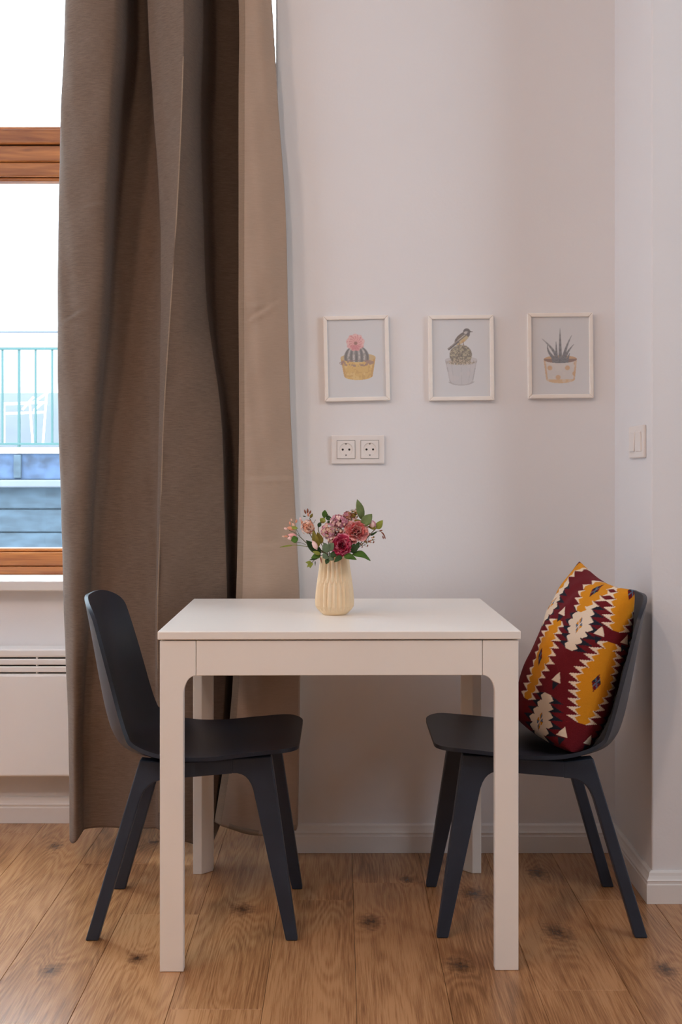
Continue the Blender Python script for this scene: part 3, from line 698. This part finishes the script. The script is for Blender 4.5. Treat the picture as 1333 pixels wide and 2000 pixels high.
# floret heads
t = stem_thing('hydrangea_stem', 'cream and pink hydrangea head left of the magenta carnation', 'flower', (-.004, -.004))
stem_path(W(641, 1045), t); florets(t, W(641, 1037, -.02), .0185, FM['cream'], FM['mauve'], 90, 3); florets(t, W(650, 1056, -.025), .010, FM['cream'], FM['blush'], 30, 31)
t = stem_thing('hydrangea_stem', 'peach coloured floret head on the left of the bouquet', 'flower', (-.012, .002))
stem_path(W(604, 1040), t, via=W(622, 1070)); florets(t, W(602, 1030), .0165, FM['peach'], FM['cream'], 80, 4, .0042)
t = stem_thing('hydrangea_stem', 'mauve pink floret head at the top behind the salmon carnation', 'flower', (.004, .008))
stem_path(W(664, 1030, .01), t); florets(t, W(664, 1019, 0), .0175, FM['mauve'], FM['blush'], 60, 5, .0075, (1.25, 1, .85)); florets(t, W(680, 1008, .01), .009, FM['mauve'], FM['peach'], 26, 51, .006)
# pale pink bud on the right with sepal leaves
t = stem_thing('rosebud_stem', 'pale pink rosebud with green sepals at the upper right of the bouquet', 'flower', (.012, .0))
stem_path(W(735, 1032), t, via=W(706, 1060)); bud(t, W(733, 1032), (-.55, -.1, 1), .024, .0085, FM['mauve']); bud(t, W(729, 1031, -.006), (-.35, -.2, 1), .020, .0070, FM['blush'])
leaf_mesh(W(736, 1033), W(748, 1016), .0085, FM['lime'], t, 'sepal'); leaf_mesh(W(735, 1033, -.006), W(718, 1028, -.006), .0045, FM['olive'], t, 'sepal')
# tall leaf sprig
t = stem_thing('leaf_sprig', 'upright soft green leaf sprig, tallest of the bouquet', 'foliage', (.008, .008))
stem_path(W(708, 1022), t, .0013, m=FM['leafp']); leaf_mesh(W(708, 1016), W(698, 975, .0), .0100, FM['leafp'], t, up=(.2, -1, .1), tip=.85)
leaf_mesh(W(707, 1029, -.01), W(727, 1004, -.01), .0125, FM['leafp'], t, up=(-.1, -1, .2), tip=.95); leaf_mesh(W(708, 1022), W(688, 1018), .007, FM['olive'], t)
# low right leaves
t = stem_thing('leaf_sprig', 'pair of glossy dark green leaves spreading low to the right over the vase rim', 'foliage', (.01, -.012))
stem_path(W(690, 1084, -.035), t); leaf_mesh(W(688, 1082, -.035), W(724, 1095, -.04), .0115, FM['leaf'], t, up=(.2, -.8, 1), bend=.3); leaf_mesh(W(672, 1085, -.038), W(697, 1093, -.05), .0085, FM['leaf'], t, up=(0, -1, .7)); leaf_mesh(W(668, 1086, -.04), W(653, 1098, -.052), .007, FM['leafd'], t, up=(0, -1, .5)); leaf_mesh(W(684, 1078, -.03), W(702, 1064, -.03), .010, FM['leafd'], t)
# sage eucalyptus
t = stem_thing('eucalyptus_sprig', 'grey green eucalyptus leaves low at the front left of the carnation', 'foliage', (-.006, -.012))
stem_path(W(641, 1082, -.03), t, m=FM['sage'])
for (a, b, wd, k) in (((640, 1080), (634, 1060), .010, 'sage'), ((641, 1076), (652, 1060), .0095, 'sage'), ((640, 1084), (631, 1090), .009, 'sage'), ((643, 1086), (653, 1094), .008, 'sage'), ((642, 1090), (637, 1102), .0055, 'leafd'), ((646, 1080), (657, 1087), .008, 'leafd')):
    leaf_mesh(W(*a, -.036), W(*b, -.042), wd, FM[k], t, tip=.9)
# round green sprig top
t = stem_thing('eucalyptus_sprig', 'small round green and yellow leaves standing at the top left of centre', 'foliage', (-.004, .006))
stem_path(W(634, 1012), t, via=W(622, 1034)); 
for (a, b, wd, k) in (((634, 1012), (635, 996), .0068, 'leaf'), ((634, 1014), (626, 1020), .0075, 'olive'), ((636, 1012), (648, 1012), .0062, 'leafd'), ((634, 1008), (641, 1004), .0045, 'leafd'), ((640, 1018), (647, 1024), .0055, 'leafd'), ((628, 1022), (634, 1011), .0075, 'lime'), ((622, 1030), (627, 1020), .005, 'leafd')):
    leaf_mesh(W(*a, -.004), W(*b, -.004), wd, FM[k], t, tip=1.0)
# left big curved leaf with pink bud
t = stem_thing('leaf_sprig', 'broad curved green leaf cupping a small pink bud, left above the rim', 'foliage', (-.010, -.006))
stem_path(W(622, 1078, -.015), t); leaf_mesh(W(627, 1081, -.02), W(598, 1055, -.02), .0125, FM['leafd'], t, up=(.6, -1, .3), bend=-.25); leaf_mesh(W(622, 1070, -.02), W(612, 1036, -.02), .009, FM['olive'], t, up=(-.2, -1, .1)); leaf_mesh(W(628, 1062, -.018), W(620, 1040, -.018), .0085, FM['olive'], t)
bud(t, W(620, 1074, -.028), (-.5, -.1, 1), .026, .0065, FM['blush'], 'pink_bud'); leaf_mesh(W(626, 1083, -.028), W(611, 1077, -.03), .005, FM['lime'], t)
# low left sprig
t = stem_thing('leaf_sprig', 'thin sprig of small bright leaves drooping at the lower left of the vase neck', 'foliage', (-.012, -.01))
stem_path(W(608, 1100, -.02), t, .0008, via=W(622, 1088, -.02)); leaf_mesh(W(627, 1083, -.025), W(608, 1090, -.03), .0075, FM['leaf'], t); leaf_mesh(W(622, 1090, -.022), W(604, 1094, -.02), .0028, FM['leafd'], t)
for (bx, by) in ((597, 1098), (600, 1108), (606, 1110), (611, 1104), (601, 1096)): leaf_mesh(W(608, 1100, -.02), W(bx, by, -.024), .0035, FM['lime'], t)
leaf_mesh(W(626, 1088, -.04), W(629, 1100, -.046), .0018, FM['brown'], t); leaf_mesh(W(616, 1096, -.02), W(616, 1105, -.022), .0012, FM['leafd'], t)
# left feathery sprigs
t = stem_thing('filler_sprig', 'pink and peach feathery buds reaching furthest left of the bouquet', 'flower', (-.014, .006))
stem_path(W(586, 1048), t, .0010, via=W(610, 1070)); 
for (bx, by, dx, dz, l, r, k) in ((580, 1047, -1, .15, .022, .0055, 'pink'), (572, 1050, -1, -.2, .013, .005, 'blush'), (576, 1034, -1, .25, .020, .005, 'peach'), (575, 1030, -.4, 1, .012, .0035, 'cream'), (568, 1026, -.3, 1, .010, .003, 'peach'), (563, 1048, -1, .1, .010, .003, 'peach'), (557, 1048, -1, .1, .008, .0022, 'cream'), (570, 1018, -.2, 1, .007, .002, 'cream'), (562, 1034, -1, .4, .010, .003, 'blush'), (578, 1022, .3, 1, .010, .0028, 'peach')):
    bud(t, W(bx, by, -.005), (dx, -.1, dz), l, r, FM[k])
leaf_mesh(W(583, 1052, -.01), W(569, 1056, -.012), .009, FM['leaf'], t, tip=1.0); leaf_mesh(W(582, 1032, -.008), W(566, 1030, -.008), .004, FM['lime'], t)
for a, b in (((586, 1048), (576, 1030)), ((586, 1048), (565, 1036)), ((583, 1050), (558, 1048)), ((578, 1034), (570, 1018))): twig([W(*a), W((a[0]+b[0])/2, (a[1]+b[1])/2-2), W(*b)], t)
t = stem_thing('grass_sprig', 'long thin bare stem pointing left below the feathery buds', 'foliage', (-.014, -.002))
stem_path(W(598, 1067), t, .0009, via=W(614, 1072), m=FM['olive']); twig([W(598, 1067), W(580, 1065), W(566, 1065), W(547, 1069)], t, .0009, FM['lime']); leaf_mesh(W(572, 1065), W(547, 1069), .0022, FM['lime'], t); twig([W(598, 1064), W(588, 1060), W(577, 1059)], t, .0006)
# russet sprigs
t = stem_thing('filler_sprig', 'russet pointed buds on a thin twig at the upper left', 'flower', (-.008, .01))
stem_path(W(605, 1012, .01), t, .0009, via=W(618, 1045, .01))
for (bx, by, dx, dz, l, r, k) in ((601, 1003, .05, 1, .013, .0028, 'brown'), (598, 1004, -.35, 1, .012, .0025, 'brown'), (605, 1004, .35, 1, .010, .0025, 'brown'), (606, 1012, .5, .9, .013, .0038, 'olive'), (603, 1009, -.1, 1, .010, .003, 'peach'), (598, 1009, -1, .2, .008, .0015, 'leafd'), (588, 1018, -.2, 1, .010, .003, 'blush'), (590, 1024, 0, 1, .010, .003, 'peach')): bud(t, W(bx, by, .01), (dx, -.1, dz), l, r, FM[k])
twig([W(605, 1012, .01), W(612, 1022, .01), W(617, 1015, .01)], t, .0006); twig([W(606, 1030, .01), W(592, 1026, .01), W(588, 1018, .01)], t, .0006)
t = stem_thing('filler_sprig', 'olive and cream filler buds beside the tall leaf at the top', 'flower', (.004, .01))
stem_path(W(690, 1018, .012), t); florets(t, W(690, 1007, .008), .0125, FM['olive'], FM['cream'], 46, 8, .0034); florets(t, W(697, 1000, .008), .007, FM['cream'], FM['brown'], 22, 9, .003)
t = stem_thing('filler_sprig', 'dark red and white tiny buds filling the centre between the blooms', 'flower', (0, 0))
stem_path(W(664, 1052), t); florets(t, W(664, 1046, -.008), .018, FM['dred'], FM['brown'], 80, 10, .0042, (1.2, .8, 1)); florets(t, W(683, 1060, -.005), .014, FM['dred'], FM['leafd'], 50, 11, .005); florets(t, W(665, 1040, -.022), .008, FM['cream'], FM['blush'], 10, 12, .004)
for k, (bx, by) in enumerate(((658, 1037), (666, 1040), (673, 1027))): bud(t, W(bx, by, -.025), (0, -.3, 1), .007, .0022, FM['cream'])
# right sprigs
t = stem_thing('filler_sprig', 'thin arching twig with a russet drooping tip at the far right', 'flower', (.014, .004))
stem_path(W(720, 1048), t, .0009, via=W(705, 1066)); twig([W(720, 1048), W(730, 1041), W(740, 1037), W(748, 1041), W(753, 1050)], t, .0007)
for (bx, by, dx, dz) in ((745, 1039, 1, -.8), (748, 1042, .8, -1), (751, 1046, .3, -1), (748, 1046, .2, -1), (741, 1037, 1, .2)): bud(t, W(bx, by), (dx, -.1, dz), .009, .0018, FM['brown'])
leaf_mesh(W(724, 1046), W(737, 1039), .0028, FM['leafd'], t)
t = stem_thing('filler_sprig', 'twig of tiny reddish buds at the right below the rosebud', 'flower', (.014, -.004))
stem_path(W(700, 1067, -.01), t, .0009); twig([W(700, 1067, -.01), W(713, 1064, -.01), W(723, 1057, -.01), W(733, 1054, -.01)], t, .0007)
for k in range(16):
    bx = 705+k*1.9+random.uniform(-2, 2); by = 1064-k*.8+random.uniform(-6, 5); bud(t, W(bx, by, -.01), (random.uniform(-.6, .8), -.2, random.uniform(-.6, 1)), .006, .0017, FM[random.choice(['brown', 'olive', 'peach'])])
for a, b in (((716, 1062), (722, 1045)), ((722, 1058), (730, 1061)), ((710, 1065), (718, 1068)), ((712, 1064), (716, 1050))): twig([W(*a, -.01), W((a[0]+b[0])/2+1, (a[1]+b[1])/2, -.01), W(*b, -.01)], t, .0005); bud(t, W(*b, -.01), (.2, -.1, 1), .006, .0018, FM['brown'])
leaf_mesh(W(696, 1072, -.02), W(702, 1058, -.02), .006, FM['leafd'], t)

# ------------------------------------------------------------------ pictures
PW_, PH_ = .190, .2475
NX, NZ = 170, 222
gx, gz = np.meshgrid((np.arange(NX)+.5)/NX, (np.arange(NZ)+.5)/NZ, indexing='ij')   # gx 0..1 left to right, gz 0 bottom .. 1 top
def vnoise(sx, sy, seed):
    r = np.random.default_rng(seed); a = r.random((sx+2, sy+2)); x = gx*sx; y = gz*sy
    i = x.astype(int); j = y.astype(int); fx_ = x-i; fy_ = y-j; fx_ = fx_*fx_*(3-2*fx_); fy_ = fy_*fy_*(3-2*fy_)
    return (a[i, j]*(1-fx_)+a[i+1, j]*fx_)*(1-fy_)+(a[i, j+1]*(1-fx_)+a[i+1, j+1]*fx_)*fy_
def paper(seed): return np.ones((NX, NZ, 3))*np.array(s2l(222, 224, 226))
def blend(img, mask, c, k=1.0):
    c = np.array(s2l(*c)); m_ = np.clip(mask, 0, 1)[..., None]*k; img[:] = img*(1-m_)+c*m_
def soft(d, e=.010): return np.clip(.5-d/e, 0, 1)
# all drawn in the coordinates of the sheet: a 0..1 across, b 0..1 from the top; aspect kept through q
a_, b_ = gx, 1-gz; q = PH_/PW_
def ell(cx, cy, rx_, ry_): return np.sqrt(((a_-cx)/rx_)**2+((b_-cy)/ry_)**2)-1
def pot(cx, y0, y1, w0, w1, rim):
    """signed mask of a tapered pot with elliptical rim and foot"""
    t = np.clip((b_-y0)/(y1-y0), 0, 1); hw = w0+(w1-w0)*t
    dx = (a_-cx)/hw; lo = y1+rim*np.sqrt(np.clip(1-dx**2, 0, 1)); up = y0+rim*np.sqrt(np.clip(1-dx**2, 0, 1))
    return (np.abs(dx) < 1) & (b_ < lo) & (b_ > up), (np.abs(dx) < 1) & (np.abs(b_-y0) < rim*np.sqrt(np.clip(1-dx**2, 0, 1))), dx
def art1():
    im = paper(1); n1 = vnoise(16, 20, 2); n2 = vnoise(40, 50, 3)
    body, rim, dx = pot(.525, .49, .72, .30, .245, .055)
    blend(im, rim*1., (206, 170, 90), .9)
    cact = soft(ell(.50, .49, .215, .155), .06); blend(im, cact, (112, 112, 110), .95)
    ribs = np.abs(np.sin((a_-.50)/np.sqrt(np.clip(1-((b_-.49)/.16)**2, .15, 1))*34)); blend(im, cact*(ribs > .82)*n2*1.3, (196, 190, 186)); blend(im, cact*(ribs < .3), (66, 72, 80), .7)
    blend(im, body*1., (222, 180, 84)); blend(im, body*(n1 > .55)*.6, (232, 200, 120)); blend(im, body*(n2 > .66)*.6, (202, 150, 52)); blend(im, body*(np.abs(dx) > .86)*.7, (196, 146, 56))
    blend(im, (np.abs(ell(.50, .555, .22, .035)) < .35)*(n2 > .45)*(b_ > .52)*1., (150, 110, 100), .8)
    fl = soft(ell(.485, .295, .15, .105)+.10*np.sin(np.arctan2((b_-.295)*q, a_-.485)*9)*.5, .12); blend(im, fl, (236, 170, 166), .95)
    rr_ = np.hypot((a_-.485), (b_-.30)*q); th = np.arctan2((b_-.30)*q, a_-.485)
    blend(im, fl*(np.abs(np.sin(th*7+rr_*30)) > .85)*.8, (214, 118, 124)); blend(im, fl*(rr_ > .11)*(n2 > .4), (240, 196, 190), .8); blend(im, soft(ell(.49, .305, .03, .022), .3), (150, 90, 70), .9); blend(im, fl*(b_ > .33)*n1, (206, 96, 108), .8)
    return im
def art2():
    im = paper(4); n1 = vnoise(16, 20, 5); n2 = vnoise(46, 60, 6); n3 = vnoise(90, 110, 7)
    body, rim, dx = pot(.50, .525, .80, .275, .20, .045)
    blend(im, rim*1., (196, 192, 192), .8)
    body2 = body*1.; blend(im, body2, (200, 200, 202), .9); blend(im, body*(np.abs(dx) > .92)*1., (170, 168, 170), .8); blend(im, body*(np.abs(np.sin(dx*5)) < .12), (184, 184, 187), .7); blend(im, body*(n1 > .62), (210, 206, 206), .6)
    blend(im, (np.abs(ell(.50, .795, .20, .05)) < .12)*(b_ > .8)*1., (170, 168, 168), .7)
    ca = soft(ell(.495, .46, .19, .13), .08)*(b_ < .58); blend(im, ca, (128, 116, 88), .95); blend(im, ca*(n2 > .55), (190, 178, 140), .8); blend(im, ca*(n3 > .62), (70, 66, 56), .8); blend(im, ca*(n2 < .28), (96, 84, 58), .8)
    mo = soft(ell(.50, .555, .24, .035), .3); blend(im, mo*(n2 > .35), (196, 178, 150), .85); blend(im, mo*(n3 > .6), (120, 104, 78), .9)
    # bird: tilted body, head, beak, tail, legs
    ang = R(-38); ux = (a_-.52)*math.cos(ang)+(b_-.245)*q*math.sin(ang); uy = -(a_-.52)*math.sin(ang)+(b_-.245)*q*math.cos(ang)
    bd = soft(np.sqrt((ux/.155)**2+(uy/.072)**2)-1, .15); blend(im, bd, (112, 96, 76)); blend(im, bd*(uy > .015), (196, 178, 130)); blend(im, bd*(uy > .03)*(ux < .02)*n2*1.5, (206, 164, 88)); blend(im, bd*(uy < -.005)*(n3 > .5), (62, 54, 50)); blend(im, bd*(np.abs(uy+.012) < .008), (214, 206, 196), .7)
    hd = soft(ell(.60, .165, .062, .042), .2); blend(im, hd, (78, 68, 64)); blend(im, soft(ell(.592, .178, .04, .018), .3), (216, 208, 200), .8); blend(im, soft(ell(.625, .20, .028, .03), .3), (60, 52, 58), .9)
    blend(im, ((a_ > .65) & (a_ < .715) & (np.abs(b_-.165-(a_-.65)*.03) < .008*(.72-a_)/.07))*1., (52, 46, 44))
    tx = (a_-.40)*math.cos(ang)+(b_-.31)*q*math.sin(ang); ty = -(a_-.40)*math.sin(ang)+(b_-.31)*q*math.cos(ang)
    tl = (np.abs(ty-.01) < .020) & (tx > -.16) & (tx < .06); blend(im, tl*1., (74, 66, 66)); blend(im, tl*(np.abs(ty) < .005)*1., (176, 166, 156), .8)
    for x0 in (.475, .545): blend(im, ((np.abs(a_-x0-(b_-.33)*.25) < .007) & (b_ > .29) & (b_ < .355))*1., (120, 100, 92))
    return im
def art3():
    im = paper(8); n1 = vnoise(18, 22, 9); n2 = vnoise(50, 60, 10)
    body, rim, dx = pot(.50, .545, .80, .285, .245, .05)
    blend(im, rim*1., (204, 160, 104), .95); blend(im, (rim & (b_ > .54))*1., (126, 92, 84), .9)
    tips = [((.50, .60), (.50, .15), .030, 0), ((.46, .60), (.19, .28), .026, .10), ((.47, .58), (.28, .36), .024, -.09), ((.55, .60), (.70, .24), .026, -.05), ((.56, .60), (.735, .355), .024, -.06), ((.44, .58), (.43, .32), .022, 0), ((.53, .58), (.59, .40), .022, 0), ((.40, .60), (.34, .48), .02, 0), ((.60, .6), (.66, .47), .02, 0)]
    for (s_, e_, wd, cv) in tips:
        for i in range(46):
            t_ = i/45; x = s_[0]+(e_[0]-s_[0])*t_+cv*math.sin(PI*t_)*.6; y = s_[1]+(e_[1]-s_[1])*t_
            r_ = wd*(1-t_)**.75+.004; m_ = soft(ell(x, y, r_, r_/q*1.3), .6); blend(im, m_, (116, 122, 128) if (i//2) % 3 else (62, 68, 78), .55)
    blend(im, body*1., (216, 212, 208)); blend(im, body*(np.abs(dx) > .88)*1., (214, 176, 130), .9); blend(im, (body & (b_ > .80))*1., (222, 182, 124), .9)
    for (x, y) in ((.32, .655), (.62, .655), (.46, .775), (.225, .72), (.745, .73), (.77, .60)): blend(im, body*soft(ell(x, y, .042, .030), .3), (214, 168, 112), .9)
    blend(im, body*(n1 > .6), (226, 220, 212), .4)
    return im
def picture(cx, cy, rot, art, label):
    c = at(cx, cy, YB-.012); c.y = YB
    t = empty('picture_frame', c, label=label, cat='picture', group='small framed cactus prints', rot=(0, R(rot), 0))
    fw = .0115; dp = .016; hw, hh = PW_/2, PH_/2
    def bar_(p0, p1, n): MB().prism([p0, p1, n[1], n[0]], lambda p, y: (p[0], y, p[1]), -dp, -.0005).build('frame_bar', M['picture_frame'], t, bevel=.0025)
    bar_((-hw, hh), (hw, hh), ((-hw+fw, hh-fw), (hw-fw, hh-fw))); bar_((-hw, -hh), (hw, -hh), ((-hw+fw, -hh+fw), (hw-fw, -hh+fw)))
    bar_((-hw, -hh), (-hw, hh), ((-hw+fw, -hh+fw), (-hw+fw, hh-fw))); bar_((hw, -hh), (hw, hh), ((hw-fw, -hh+fw), (hw-fw, hh-fw)))
    im = art(); im = im*.74+np.array(s2l(206, 204, 204))*.26; iw, ih = hw-fw+.001, hh-fw+.001
    vx = (gx*2-1)*iw*NX/(NX-1); vz = (gz*2-1)*ih*NZ/(NZ-1); v = np.stack([vx, np.full_like(vx, -.0085), vz], -1).reshape(-1, 3)
    i, j = np.meshgrid(np.arange(NX-1), np.arange(NZ-1), indexing='ij'); i = i.ravel(); j = j.ravel()
    f = np.stack([i*NZ+j, (i+1)*NZ+j, (i+1)*NZ+j+1, i*NZ+j+1], 1)
    me = bpy.data.meshes.new('print'); me.from_pydata(v.tolist(), [], f.tolist()); me.materials.append(M['print'])
    ca = me.color_attributes.new('Col', 'FLOAT_COLOR', 'POINT'); ca.data.foreach_set('color', np.c_[im.reshape(-1, 3), np.ones(NX*NZ)].astype(np.float32).ravel())
    o = bpy.data.objects.new('print', me); C.objects.link(o); o.parent = t
    box('backing_board', M['picture_frame'], t, -iw, iw, -.007, -.0008, -ih, ih)
picture(697, 700, -1.3, art1, 'framed print of a pink-flowered cactus in a yellow pot, above the sockets')
picture(901.5, 699, -.6, art2, 'framed print of a small bird perched on a cactus in a grey pot')
picture(1095.5, 694.5, -.6, art3, 'framed print of a spiky succulent in a spotted pot, nearest the corner')

# ------------------------------------------------------------------ double socket
c = at(699.5, 878, YB-.005); c.y = YB
so_ = empty('double_socket', c, label='white double wall socket below the yellow pot print', cat='socket', rot=(0, R(-.3), 0))
box('cover_plate', M['plastic'], so_, -.0775, .0775, -.0095, 0, -.0415, .0415, .003, segs=3)
for sx in (-.0345, .0345):
    ins = MB(); h_ = .0258; n = 40; rI = .0195
    # square face with round recess
    sq_ = []
    for k in range(n):
        a = 2*PI*k/n; mx_ = max(abs(math.cos(a)), abs(math.sin(a))); sq_.append((h_*math.cos(a)/mx_, h_*math.sin(a)/mx_))
    v = [(x, -.0096, z) for x, z in sq_]+[(x, -.0132, z) for x, z in [(a*.985, b*.985) for a, b in sq_]]
    v += [(rI*math.cos(2*PI*k/n), -.0132, rI*math.sin(2*PI*k/n)) for k in range(n)]+[(rI*.94*math.cos(2*PI*k/n), -.0102, rI*.94*math.sin(2*PI*k/n)) for k in range(n)]
    f = [(i*n+k, i*n+(k+1) % n, (i+1)*n+(k+1) % n, (i+1)*n+k) for i in range(3) for k in range(n)]+[[3*n+k for k in range(n)]]
    io = mesh_obj('socket_insert', v, f, M['plastic'], so_, loc=(sx, 0, 0))
    MB().box(-.0268, .0268, -.0097, -.0092, -.0268, .0268).build('shadow_gap', M['metal'], so_, loc=(sx, 0, 0))  # grey sheet whose rim paints the shade line around the insert
    cyl = lambda x, z, r, nm, m: MB().prism([(r*math.cos(a), r*math.sin(a)) for a in np.linspace(0, 2*PI, 14, endpoint=False)], lambda p, y: (x+p[0], y, z+p[1]), -.0105, -.0096).build(nm, m, io)
    cyl(-.0095, 0, .0031, 'pin_hole', M['dark_gap']); cyl(.0095, 0, .0031, 'pin_hole', M['dark_gap'])
    cyl(0, .0165, .0026, 'earth_contact', M['metal']); cyl(0, -.0165, .0026, 'earth_contact', M['metal'])

# ------------------------------------------------------------------ light switch on the side wall of the nook
sw = empty('light_switch', (XN, 3.166, 1.183), label='white double light switch on the narrow side wall at right', cat='switch')
def spart(name, m, y0, y1, z0, z1, d0, d1, bevel, rot=0):
    o = box(name, m, sw, -d1, -d0, y0, y1, z0, z1, bevel); 
    if rot: o.rotation_euler = (0, R(rot), 0)
spart('cover_plate', M['plastic'], -.0775, .0775, -.043, .043, 0, .009, .003)
spart('rocker', M['plastic'], .010, .060, -.026, .026, .0088, .0125, .0015, 2)
spart('rocker', M['plastic'], -.060, -.010, -.026, .026, .0088, .0125, .0015, -2)
